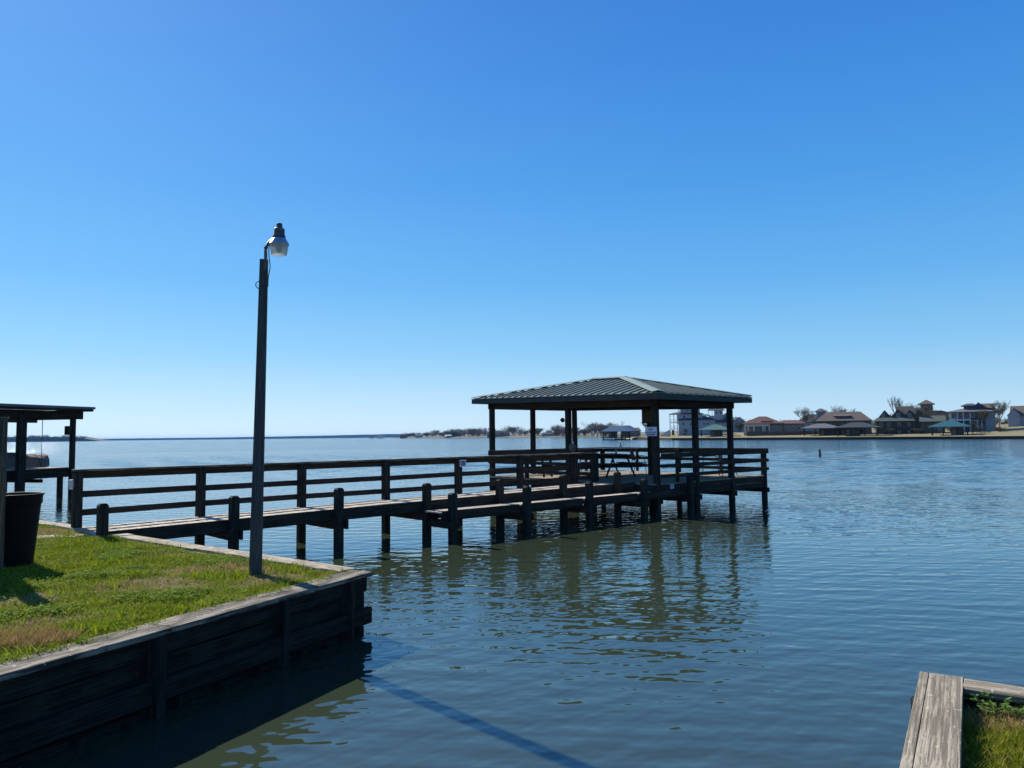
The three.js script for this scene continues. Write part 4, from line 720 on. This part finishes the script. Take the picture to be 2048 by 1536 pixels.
function hip(parent, x0, x1, z0, z1, y0, y1, inset, mat, name = 'roof', t = 0.18) { // hip roof; inset = ridge distance from each end (0 gives a gable)
  const zc = (z0 + z1) / 2, A = [x0, y0, z0], B = [x1, y0, z0], C = [x1, y0, z1], D = [x0, y0, z1], m = Math.min(inset, (x1 - x0) / 2 - 0.01), r0 = [x0 + m, y1, zc], r1 = [x1 - m, y1, zc], dn = q => [q[0], q[1] - t, q[2]];
  return add(name, polys([[A, r0, r1, B], [C, r1, r0, D], [D, r0, A], [B, r1, C], [dn(A), dn(B), dn(C), dn(D)], [D, dn(D), dn(C), C], [A, B, dn(B), dn(A)], [A, dn(A), dn(D), D], [B, C, dn(C), dn(B)]]), mat, parent);
}
function gable(parent, x0, x1, z0, z1, y0, y1, mat, wallMat, name = 'gable_roof') { // ridge runs towards the lake, triangle faces it
  const xc = (x0 + x1) / 2, o = 0.25, t = 0.16, A = [x0, y0, z1], B = [x1, y0, z1], P = [xc, y1, z1], a = [x0, y0, z0], b = [x1, y0, z0], p = [xc, y1, z0], up = q => [q[0], q[1] + t, q[2]];
  const f = q => [q[0], q[1], q[2] + o];
  const roof = add(name, polys([[up(f(A)), up(f(P)), up(p), up(a)], [up(f(P)), up(f(B)), up(b), up(p)], [f(A), a, p, f(P)], [f(P), p, b, f(B)], [f(A), f(P), up(f(P)), up(f(A))], [f(P), f(B), up(f(B)), up(f(P))], [a, up(a), up(p), p], [b, p, up(p), up(b)]]), mat, parent);
  add('gable_wall', polys([[A, B, P], [a, p, b], [A, a, b, B]]), wallMat, parent); return roof;
}
function win(parent, x, y, w, h, z, frame = HM.trim, pane = glass) { const f = block('window', x - w / 2, x + w / 2, y, y + h, z, z + 0.08, frame, parent, 0.01); const p = block('pane', -w / 2 + 0.09, w / 2 - 0.09, -h / 2 + 0.09, h / 2 - 0.09, 0.03, 0.055, pane, f, 0.004); return f; }
const wall = (p, x0, x1, y0, y1, z0, z1, m, n = 'wall') => block(n, x0, x1, y0, y1, z0, z1, m, p, 0.02);
const col = (p, x, y0, y1, z, m = HM.trim, w = 0.28, n = 'column') => block(n, x - w / 2, x + w / 2, y0, y1, z - w / 2, z + w / 2, m, p, 0.02);
const railing = (p, x0, x1, y, z, m) => { block('railing', x0, x1, y + 0.9, y + 1.0, z - 0.04, z + 0.04, m, p, 0.01); for (let x = x0 + 0.2; x < x1; x += 0.6) block('baluster', x - 0.04, x + 0.04, y, y + 0.898, z - 0.03, z + 0.03, m, p, 0.005); };
{
  let h = house('white_house', 'tall white house with stacked balconies and a wide topmost roof, seen through the pavilion', 'house', 77, 330, 2.5);
  wall(h, -5.2, 8.8, -1, 5.4, -8, 0, HM.white); hip(h, -5.6, 9.2, -8.3, 0.5, 5.42, 6.9, 4, HM.slate);
  wall(h, -5.9, 4, 5.3, 7.8, -7.4, -1.4, HM.white); hip(h, -8.9, 4.5, -8, -0.9, 7.85, 8.8, 4, HM.slate);
  wall(h, -4.4, 3.1, 8.2, 9.95, -6.6, -2.4, HM.white); hip(h, -5.6, 4.3, -7.2, -1.7, 9.97, 11.4, 2.2, HM.slate);
  for (const y of [2.0, 4.5]) { wall(h, -8.7, -5.25, y - 0.2, y, -6, 0.3, HM.trim, 'balcony_floor'); railing(h, -8.7, -5.3, y, 0.25, HM.trim); }
  for (const x of [-8.5, -7.0, -5.6]) { col(h, x, -0.8, 1.8, 0.1, HM.cream); col(h, x, 2.0, 4.3, 0.1); col(h, x, 4.5, 7.7, 0.1); } for (const x of [-5.2, -4.6]) col(h, x, 8.5, 9.8, -2.1);
  for (const x of [-3.4, -0.4, 4.6, 5.9]) win(h, x, 3.2, 1.1, 1.2, 0); for (const x of [-1.5, -0.2, 1.1]) win(h, x, 8.7, 0.8, 0.8, -2.4); for (const x of [-3, 1.5]) win(h, x, 6.1, 1.1, 1.1, -1.4); win(h, -2.6, 0.4, 1.8, 1.6, 0);
  for (let k = 0; k < 6; k++) wall(h, -12.4 + k * 0.62, -11.78 + k * 0.62, -1, -0.2 + k * 0.34, -1.5, 0.3, HM.cream, 'stair'); block('door', -7.9, -6.9, -0.6, 1.5, -0.4, -0.3, HM.brick, h);

  h = house('white_house', 'white house with a square lookout tower and grey hip roof behind the green boat shelter', 'house', 94.7, 350, 3.75);
  wall(h, -2.6, 0.95, 3.3, 8.6, -5, -1.2, HM.white); hip(h, -5.2, 1.7, -5.8, -0.4, 8.65, 10.4, 2.4, HM.greyRoof); for (const x of [-4.8, -3.4]) col(h, x, 6.2, 8.5, -1, HM.trim, 0.2);
  wall(h, -4.8, 1.2, 2, 6.3, -6, -1.4, HM.white); wall(h, -3.1, 4.1, -1, 3.4, -6, 0, HM.white); hip(h, -3.7, 4.6, -6.5, 0.6, 3.42, 5.5, 2.4, HM.slate);
  wall(h, 0.9, 3.3, 4.2, 6.1, -4.6, -2.2, HM.white); gable(h, 0.6, 3.6, -4.8, -2.0, 6.1, 7.2, HM.slate, HM.white); wall(h, -8.2, -4.4, 4.6, 4.8, -4, -0.6, HM.trim, 'balcony_floor'); railing(h, -8.2, -4.5, 4.8, -0.7, HM.trim); hip(h, -8.5, -4.2, -4.4, -0.3, 6.45, 7.0, 1.2, HM.greenMetal);
  for (const x of [-8, -6.2, -4.6]) col(h, x, 1, 4.6, -0.7, HM.trim, 0.2); for (const [x, y, z] of [[-1.6, 6.8, -1.2], [0, 6.8, -1.2], [2.1, 4.8, -2.2], [-1.9, 1.0, 0], [2.6, 1.0, 0], [-0.6, 4.4, -1.4]]) win(h, x, y, 0.9, 1.1, z);
  h = house('gabled_house', 'pale blue gabled house between the white houses and the red roofed house', 'house', 101.6, 345, 3.8);
  wall(h, -2.5, 4.4, -1, 3.1, -7, 0, HM.pale); gable(h, -2.9, 2.9, -7, 0.2, 3.1, 5.3, HM.slate, HM.pale); hip(h, 2.4, 6.2, -7, 0.3, 3.12, 4.4, 2, HM.slate, 'side_roof'); for (const x of [-1, 1.1]) win(h, x, 0.9, 1, 1.3, 0); win(h, 0, 3.4, 0.8, 0.7, 0.1);
  h = house('bungalow', 'low stone house with a red brown hip roof and arched porch', 'house', 101.6, 300, 3.1);
  wall(h, -10.2, 3, -1.5, 2.75, -10, -1.2, HM.stone); hip(h, -10.9, 3.6, -10.5, 0.8, 2.77, 5.4, 6, HM.red); wall(h, 3, 10.6, -1.5, 2.6, -9, -2, HM.stone); hip(h, 0.5, 11.2, -9.6, -1.4, 2.62, 3.9, 3, HM.red, 'side_roof');
  for (const x of [-9.7, -8.6, -6.6, -3.6, -2.9, -1.4]) col(h, x, -0.8, 2.55, 0.2, HM.cream, 0.42); wall(h, -10, -1.2, 1.75, 2.6, 0.02, 0.38, HM.cream, 'porch_arch'); for (const x of [-0.6, 0.5, 1.55, 2.5]) win(h, x, 0.1, 0.72, 1.6, -1.2); for (const x of [4.2, 6.4, 8.7]) win(h, x, 0.5, 1.0, 1.2, -2); hip(h, -4.2, -0.3, -2.4, -0.2, 3.55, 4.15, 0.9, HM.red, 'eyebrow_dormer'); block('door', -5.9, -4.3, -0.6, 1.6, -1.19, -1.1, glass, h);
  const rw = house('retaining_wall', 'low brown stone retaining wall below the red roofed house', 'wall', 101, 293, 2.2); for (const [a, b, z] of [[-10.5, -3, 0], [-3, 3.5, 1.2], [3.5, 14, 0.4]]) wall(rw, a, b - 0.02, -1.6, 0.75, z, z + 0.5, HM.brick, 'wall_section');
  h = house('lookout_house', 'grey gabled house with a small lookout turret behind the big bare tree', 'house', 131, 330, 4.2);
  wall(h, -8, 3.5, -2, 2.4, -7, 0, HM.pale); hip(h, -8.6, 4, -7.5, 0.6, 2.42, 5.6, 5, HM.slate); wall(h, -0.6, 2.9, 3, 6.6, -4.5, -1.5, HM.pale); hip(h, -1.2, 3.5, -5.1, -0.9, 6.62, 7.8, 1.8, HM.greyRoof); for (const x of [0.2, 1.2, 2.2]) win(h, x, 5.2, 0.8, 0.8, -1.5); for (const x of [-6, -3.4, 1]) win(h, x, 0.4, 1, 1.2, 0);
  h = house('long_house', 'long two storey house with a broad tan brown roof and a strip dormer', 'house', 119.1, 275, 2.07);
  wall(h, -8.2, 5, -1, 4, -9, -0.6, HM.tan); hip(h, -9.4, 7.9, -10, 1.0, 4.02, 7.05, 3.4, HM.brown); wall(h, 5, 7.6, -1, 4, -8, -1, HM.tan); wall(h, -8.2, 5, 1.5, 1.7, -0.6, 1.2, HM.brick, 'balcony_floor'); railing(h, -8.2, 5, 1.7, 1.1, HM.brick);
  for (let k = 0; k < 8; k++) { col(h, -8 + k * 1.84, -1, 3.8, 1.0, HM.brick, 0.22); win(h, -7.4 + k * 1.62, 2.1, 1.05, 1.4, -0.6, HM.brick); win(h, -7.4 + k * 1.62, -0.6, 1.05, 1.6, -0.6, HM.brick); } wall(h, -3.4, 0.9, 5.05, 5.65, -2.6, -1.0, HM.blackRoof, 'dormer'); hip(h, -3.8, 1.4, -4.4, -0.7, 5.66, 6.1, 0.3, HM.brown, 'dormer_roof'); for (let k = 0; k < 5; k++) win(h, -2.9 + k * 0.84, 5.1, 0.66, 0.5, -1.0, HM.blackRoof);
  h = house('gabled_house', 'dark brown house with three front gables above a long porch roof', 'house', 131.3, 262, 1.72);
  wall(h, -6.2, 4.4, -1, 4, -8, -1.2, HM.brick); hip(h, -6.9, 4.8, -2.4, 1.0, 3.9, 5.0, 0.9, HM.green, 'porch_roof'); hip(h, -1.4, 5.6, -9, -1.4, 4.6, 8.6, 1.2, HM.brown); wall(h, -5.3, 4.2, 4, 5.4, -7, -2.2, HM.brick);
  gable(h, -5.6, -1.9, -6, -1.8, 5.0, 7.3, HM.green, HM.brick); gable(h, -2.2, 2.1, -6, -1.6, 4.9, 7.5, HM.green, HM.brick); gable(h, 1.7, 4.7, -6, -1.7, 5.0, 7.2, HM.green, HM.brick); wall(h, 4.4, 7, -1, 4.6, -7, -0.6, HM.brick); gable(h, 4.1, 7.3, -7, -0.4, 4.6, 7.4, HM.green, HM.brick);
  for (const x of [-4.2, 0, 3.2]) win(h, x, 5.2, 0.9, 1.0, -1.75 + (x > 2 ? 0.12 : x < -1 ? 0.02 : 0.2)); for (const x of [-6.4, -4, -1.2, 1.6, 4.2]) col(h, x, -1, 3.75, 0.7, HM.brick, 0.3); wall(h, -6.6, 4.5, 1.5, 1.7, -1.2, 0.9, HM.brick, 'balcony_floor'); railing(h, -6.6, 4.5, 1.7, 0.85, HM.brick); for (const x of [-5, -2.6, 0.2, 2.9]) { win(h, x, 2.2, 1.1, 1.3, -1.2); win(h, x, -0.5, 1.2, 1.7, -1.2, HM.brick); }
  h = house('garage', 'small dark outbuilding with a green gable roof beside the gabled house', 'outbuilding', 139.5, 255, 1.7); wall(h, -3.4, 2.9, -1, 3.6, -5, 0, HM.brick); hip(h, -3.9, 3.3, -5.6, 0.5, 3.6, 5.4, 0.05, HM.green); win(h, -0.8, 0.9, 1.1, 1.2, 0, HM.brick); block('garage_door', 1.0, 2.6, -0.9, 1.9, 0.01, 0.07, HM.tan, h);
  h = house('turret_house', 'tan house with a square turret rising behind the dark trees', 'house', 166, 305, 4.5); wall(h, -4.2, 5.6, -2, 4.6, -7, 0, HM.tan); hip(h, -4.8, 6.4, -7.4, 0.6, 4.62, 5.6, 3, HM.brown); wall(h, -3.4, 0.6, 4.6, 8.0, -5, -1, HM.tan); hip(h, -4.2, 1.4, -5.8, -0.2, 8.02, 9.6, 2.6, HM.brown); for (const x of [-2.4, -0.6]) win(h, x, 6.3, 0.8, 1.0, -1); for (const x of [-2.4, 0.8, 3.6]) win(h, x, 2, 1, 1.2, 0);
  h = house('blue_house', 'dark blue two storey house with white balcony columns', 'house', 148.9, 250, 3.1);
  wall(h, -5.6, 3.8, -1.5, 5.0, -8, -1.4, HM.blue); wall(h, 3.8, 6.2, -1.5, 5.0, -8, -0.2, HM.pale); hip(h, -6.5, 6.8, -8.6, 1.0, 5.02, 6.0, 4, HM.greyRoof); wall(h, -1.8, 2.6, 5.2, 6.9, -6.4, -2.6, HM.blue); hip(h, -2.5, 2.2, -7, -2, 6.92, 7.6, 1.6, HM.slate); wall(h, 2.6, 6, 5.2, 6.0, -7, -4, HM.slate); gable(h, 0.8, 3.4, -6, -2.2, 6.4, 7.7, HM.slate, HM.blue); hip(h, 2.2, 6.3, -8, -2.6, 6.1, 7.5, 0.2, HM.brown, 'rear_roof');
  wall(h, -5.7, -0.1, 2.4, 2.8, -1.4, 0.6, HM.trim, 'balcony_floor'); railing(h, -5.6, -0.2, 2.8, 0.5, HM.blue); wall(h, -0.09, 3.8, -1.5, 4.95, -1.4, -0.25, HM.blue); wall(h, -0.06, 3.75, 2.35, 2.5, -0.25, 0.2, HM.trim, 'trim_band'); for (const x of [-5.2, -3.5, -1.9, -0.2]) { col(h, x, -1.4, 2.38, 0.4); col(h, x, 2.8, 4.85, 0.4); } for (const x of [1.6, 2.7]) col(h, x, -1.4, 2.3, 0.1); col(h, 3.85, -1.4, 4.9, -0.1, HM.pale, 0.3);
  for (const x of [-4.6, -2.7, -1.0]) { win(h, x, 3.0, 1.1, 1.6, -1.4); win(h, x, -0.9, 1.2, 2.2, -1.4, HM.blue); } win(h, 2.3, 3.3, 0.9, 1.3, -0.24); win(h, 0.6, 3.3, 0.9, 1.3, -0.24); for (const x of [4.3, 5.0, 5.6]) win(h, x, 4.1, 0.42, 0.42, -0.2); for (const x of [0.8, 3.1]) win(h, x, -0.8, 1.1, 1.8, -0.24, HM.blue); wall(h, -6.2, 6.2, -3, -1.5, -3, 0.4, HM.brick, 'foundation');
  h = house('white_barn', 'long white gabled building at the top of the lawn on the right', 'house', 173.5, 258, 5.0); wall(h, -4.6, 9, -2, 2.3, -10, -2, HM.white); hip(h, -5.2, 14, -10.6, -1.3, 2.3, 5.3, 0.05, HM.brown); wall(h, -5.8, -2.6, -2, 2.0, -7, -0.8, HM.white); gable(h, -6.0, -2.2, -8, -0.6, 2.0, 4.4, HM.slate, HM.white); wall(h, -0.6, 0.8, 2.6, 4.2, -3.2, -1.9, HM.white); gable(h, -0.9, 1.1, -4.4, -1.8, 4.2, 4.9, HM.brown, HM.white); win(h, 0.1, 3.0, 0.7, 0.9, -1.9); block('garage_door', 3.2, 5.4, -1.4, 1.4, -1.99, -1.9, glass, h);

  // open boat shelters standing in the water
  function shelter(label, X, Z, w, d, eave, peak, roofMat, room, inset = w * 0.42, base = 0.9) {
    const s = house('boat_shelter', label, 'boat shelter', X, Z, 0, 'boat shelters on the far shore'); delete s.userData.group;
    for (const x of [-w / 2 + 0.5, -w / 6, w / 6, w / 2 - 0.5]) for (const z of [-0.4, -d + 0.4]) col(s, x, -1, eave, z, M.dark, 0.24, 'post');
    wall(s, -w / 2, w / 2, base - 0.35, base, -d, 0.2, M.dark, 'deck'); wall(s, -w / 2, w / 2, -0.3, 0.35, 0.02, 0.15, M.dark, 'skirt'); hip(s, -w / 2 - 0.6, w / 2 + 0.6, -d - 0.5, 0.7, eave, peak, inset, roofMat);
    if (room) { wall(s, room[0], room[1], base, eave - 0.1, -d * 0.7, -d * 0.25, HM.brick, 'storage_room'); block('door', room[0] + 0.3, room[0] + 1.2, base, base + 2, -d * 0.25, -d * 0.25 + 0.06, HM.tan, s); }
    railing(s, -w / 2, w / 2, base, -d + 0.2, M.dark); return s;
  }
  shelter('boat shelter with a pale green peaked metal roof below the white houses', 79.8, 303, 11, 8, 3.6, 5.5, HM.greenMetal, [-1.5, 2.5], 5.3);
  shelter('boat shelter with a light grey sloping roof beside the red roofed house', 109, 272, 11.5, 8, 3.6, 5.1, HM.greyRoof, [-0.5, 4]);
  shelter('boat shelter with a black green roof in front of the long tan roofed house', 114.2, 255, 12, 8, 3.6, 5.2, HM.blackRoof, [-3.5, 0.5]);
  shelter('boat shelter with a teal metal roof below the dark blue house', 131.6, 232, 9.6, 8, 3.4, 5.1, HM.teal, [0.3, 3.4], 4.6);
  shelter('large blue hip roofed boat shelter standing out over the water', 46.5, 345, 12.6, 10, 3.9, 6.4, HM.blueRoof, [-3.2, 0.4], 4.5, 1.2);
  const sk = shelter('far boat shelter with a blue grey roof by the point', 62, 420, 13, 9, 4.4, 7.4, HM.blueRoof, [-2, 2], 5);
  const jt = house('jetty', 'long low jetty running from the blue boat shelter to the shore', 'jetty', 55.5, 345, 0); wall(jt, -1, 7.5, 0.75, 1.1, -2, 0.2, M.dark, 'deck'); for (let k = 0; k < 5; k++) col(jt, -0.6 + k * 1.9, -1, 0.75, -0.1, M.dark, 0.25, 'pile'); railing(jt, -1, 7.5, 1.1, 0.1, HM.tan);
  const j2 = house('jetty', 'small railed jetty beside the teal roofed boat shelter', 'jetty', 137.6, 229, 0); wall(j2, -1.2, 3.6, 0.6, 0.95, -3, 0.2, M.dark, 'deck'); for (let k = 0; k < 4; k++) col(j2, -1 + k * 1.4, -1, 0.6, 0, M.dark, 0.2, 'pile'); railing(j2, -1.2, 3.6, 0.95, 0.1, M.dark);
  const rp = house('ramp', 'pale concrete boat ramp at the waterline beside the teal roofed boat shelter', 'ramp', 125.4, 230.5, 0); add('ramp_slab', polys([[[-2.2, 0.1, 0.6], [2.2, 0.1, 0.6], [2.0, 0.75, -3], [-2.0, 0.75, -3]], [[-2.2, -0.5, 0.6], [2.2, -0.5, 0.6], [2.2, 0.1, 0.6], [-2.2, 0.1, 0.6]]]), flat(0.5, 0.48, 0.42, 0.9), rp);
}
// trees about the houses
{
  const G = 'bare winter trees among the far houses';
  tree('big spreading bare tree beside the red roofed bungalow', null, 'oak', 0, 116, 308, 3.4, 9.6, { wide: 1.15 });
  tree('bare tree rising behind the left end of the long tan roof', null, 'oak', 1, 140, 330, 3.5, 11, {}); tree('smaller bare tree behind the long tan roof', G, 'tall', 0, 146, 330, 3.5, 9.4); tree('smaller bare tree behind the long tan roof', G, 'oak', 2, 134, 330, 3.5, 8.6);
  tree('tall thin bare tree behind the dark gabled house', null, 'tall', 1, 150.5, 300, 3.5, 13.2, { wide: 0.8 });
  for (const [x, k] of [[157, 0], [160.5, 1], [164, 2]]) tree('bare tree in the row behind the dark gabled house', G, 'oak', k, x, 305, 3.5, 10.4 - k * 0.3);
  tree('bare tree between the turret house and the blue house', null, 'oak', 1, 147.3, 266, 2.6, 7.6, { wide: 0.9 });
  tree('leafy dark tree at the right end of the blue house', null, 'shade', 0, 152.5, 241, 2.6, 9.2, { wide: 0.75, leaf: leafOlive }); tree('round leafy tree in front of the turret house', null, 'shade', 1, 158, 292, 3.3, 7.6, { leaf: leafOlive, wide: 1.2 });
  tree('low leafy tree in front of the rear roof of the blue house', null, 'shade', 1, 150.5, 246, 3, 6.4, { leaf: leafOlive });
  tree('young bare tree on the shore lawn below the bungalow', null, 'tall', 0, 99.5, 284, 0.9, 3.4, {}); tree('dark leafy shrub beside the jetty below the blue house', null, 'shade', 0, 141, 236, 1.6, 3.6, { wide: 1.1 });
  for (const [x, z, hh] of [[112, 345, 5.2], [107, 350, 4.6], [125, 345, 4.8], [137, 315, 4.4], [82, 372, 6], [66, 380, 5.5], [128.5, 268, 3.4]]) tree('dark leafy tree behind the houses', 'dark leafy trees behind the houses', 'shade', x | 0, x, z, 3.4, hh, { wide: 1.4 });
  for (const [x, z, hh, w] of [[118, 262, 2.2, 2], [125.5, 256, 2.6, 1.6], [134.5, 256, 2.4, 2.2], [141.5, 249, 2.8, 1.8], [147, 243, 3.0, 2], [151.5, 239, 2.6, 2.2], [105.5, 288, 2.0, 2.4], [112, 284, 2.2, 2.2], [72, 322, 1.8, 2]]) tree('added low dark shrub standing in for shadow in front of the far houses', 'added shrubs standing in for shadow before the far houses', 'shade', x | 0, x, z, 1.2, hh, { wide: w });  // shrubs added to darken the shadowed bank below the houses
  { const q = rngOf(123); for (let i = 0; i < 26; i++) { const a = 0.24 + 0.44 * (i + q()) / 26, Z = 350 - 150 * (a - 0.24) + 20 * q(), k = q(); tree(k < 0.5 ? 'bare tree in the belt of trees behind the far houses' : 'dark evergreen in the belt of trees behind the far houses', 'tree belt behind the far houses', k < 0.5 ? 'wood' : 'shade', i, a * Z, Z, 2.0, 4.5 + 4 * q(), { wide: 1.3 }); } }
  // the wooded far shore, tree by tree
  const r = rngOf(77), F = 'trees on the far wooded shore';
  const shore = t => { const P = [[84, 560], [99, 800], [40, 956], [-60, 1158], [-150, 1356], [-228, 1492]], q = t * 5, k = Math.min(4, Math.floor(q)), f = q - k; return [P[k][0] + (P[k + 1][0] - P[k][0]) * f, P[k][1] + (P[k + 1][1] - P[k][1]) * f]; };
  for (let i = 0; i < 120; i++) {
    const t = 0.12 + 0.86 * (i + r()) / 120, [x, z] = shore(t), back = 8 + 70 * r(), far = smooth(0.55, 1, t); if (far > 0.2 && r() < 0.5 * far) continue;
    const kind = r() < 0.78 ? 'wood' : 'shade', hh = (7.5 + 8 * Math.pow(r(), 1.4)) * (1 - 0.30 * far);
    tree(kind === 'wood' ? 'bare brownish tree on the far wooded shore' : 'dark evergreen tree on the far wooded shore', F, kind, i, x + (r() - 0.5) * 20, z + back, 1.2 + back * 0.03 - hh * (kind === 'wood' ? 0.16 : 0.24), hh * (kind === 'wood' ? 1.14 : 1.2), { twig: r() < 0.5 ? twigWarm : twigMat, wide: 1.1 + 0.5 * r() });
  }
  for (let i = 0; i < 26; i++) { const x = -1390 - 23 * i + (r() - 0.5) * 14; tree('dark tree on the distant wooded point at the left', 'trees on the distant wooded point', 'shade', i, x, 2490 - 20 * r(), 1, 15 + 7 * r(), { wide: 1.9 }); }
  // low houses and sheds strung along the far shore
  const farHouse = (label, X, Z, w, wallM, roofM, hgt = 2.6, rise = 2.2) => { const h = house('shore_house', label, 'house', X, Z, 1.6); wall(h, -w / 2, w / 2, -1.5, hgt, -8, 0, wallM); hip(h, -w / 2 - 0.6, w / 2 + 0.6, -8.6, 0.6, hgt + 0.02, hgt + rise, 1.5, roofM); for (let k = 0; k < 4; k++) win(h, -w / 2 + (k + 0.5) * w / 4, 0.5, w * 0.12, 1.3, 0); return h; };
  farHouse('low dark roofed house near the tip of the far shore', -96, 1268, 22, HM.brick, HM.slate, 4, 4); farHouse('long house with a tan front on the far shore lawn', -20, 1085, 32, HM.tan, HM.brown, 4, 3.5); farHouse('pale low house among the far trees behind the pavilion', 46, 965, 18, HM.white, HM.slate); farHouse('tan house with a brown roof behind the blue boat shelter', 72, 470, 12, HM.tan, HM.brown, 3, 2); farHouse('small pale house close to the point of the far shore', -170, 1400, 14, HM.white, HM.greyRoof, 3.5, 2.5); farHouse('brown roofed house at the point of the far shore', -205, 1450, 13, HM.brick, HM.brown, 4, 3);
  const sh1 = shelterFar('white roofed boat shed on the water before the far shore', -104, 1245, 12, HM.trim), sh2 = shelterFar('small dark boat shed beyond the tip of the far shore', -274, 1500, 8, HM.slate), sh3 = shelterFar('pale roofed boat shed standing off the tip of the far shore', -255, 1490, 11, HM.greyRoof);
  function shelterFar(label, X, Z, w, m) { const s = house('boat_shed', label, 'boat shed', X, Z, 0); for (const x of [-w / 2 + 0.5, w / 2 - 0.5]) for (const z of [-0.4, -6]) col(s, x, -1, 3.6, z, M.dark, 0.4, 'post'); wall(s, -w / 2, w / 2, 0.2, 1.2, -6.4, 0, M.dark, 'deck'); hip(s, -w / 2 - 0.5, w / 2 + 0.5, -7, 0.6, 3.6, 5.6, 2, m); return s; }
}
// ---------------------------------------------------------------- markers in the water
{
  const b = thing('marker_buoy', 'slim dark marker buoy standing in the open water off the pavilion', 'buoy', 30.0, 0, -75.4);
  add('buoy_body', new THREE.LatheGeometry([[0, -0.5], [0.12, -0.5], [0.125, 0.2], [0.10, 0.5], [0.085, 0.66], [0.06, 0.69], [0, 0.70]].map(q => new THREE.Vector2(...q)), 20), flat(0.02, 0.03, 0.06, 0.5), b); b.rotation.z = 0.05;
  add('band', new THREE.CylinderGeometry(0.106, 0.112, 0.09, 20).translate(0, 0.42, 0), flat(0.12, 0.03, 0.05, 0.5), b);
  const c = thing('marker_buoy', 'small dark ball topped marker buoy far out behind the picnic table', 'buoy', 20.9, 0, -150);
  add('buoy_body', new THREE.LatheGeometry([[0, -0.4], [0.2, -0.4], [0.22, 0], [0.2, 0.25], [0.09, 0.3], [0.06, 0.42], [0.13, 0.52], [0.13, 0.66], [0.06, 0.74], [0, 0.75]].map(q => new THREE.Vector2(...q)), 20), flat(0.02, 0.03, 0.05, 0.5), c); add('band', new THREE.CylinderGeometry(0.215, 0.222, 0.08, 20).translate(0, 0.12, 0), flat(0.2, 0.2, 0.2, 0.5), c);
}
scene.fog = new THREE.FogExp2(new THREE.Color(0.25, 0.54, 1.0), 0.00005);
renderer.render(scene, camera);
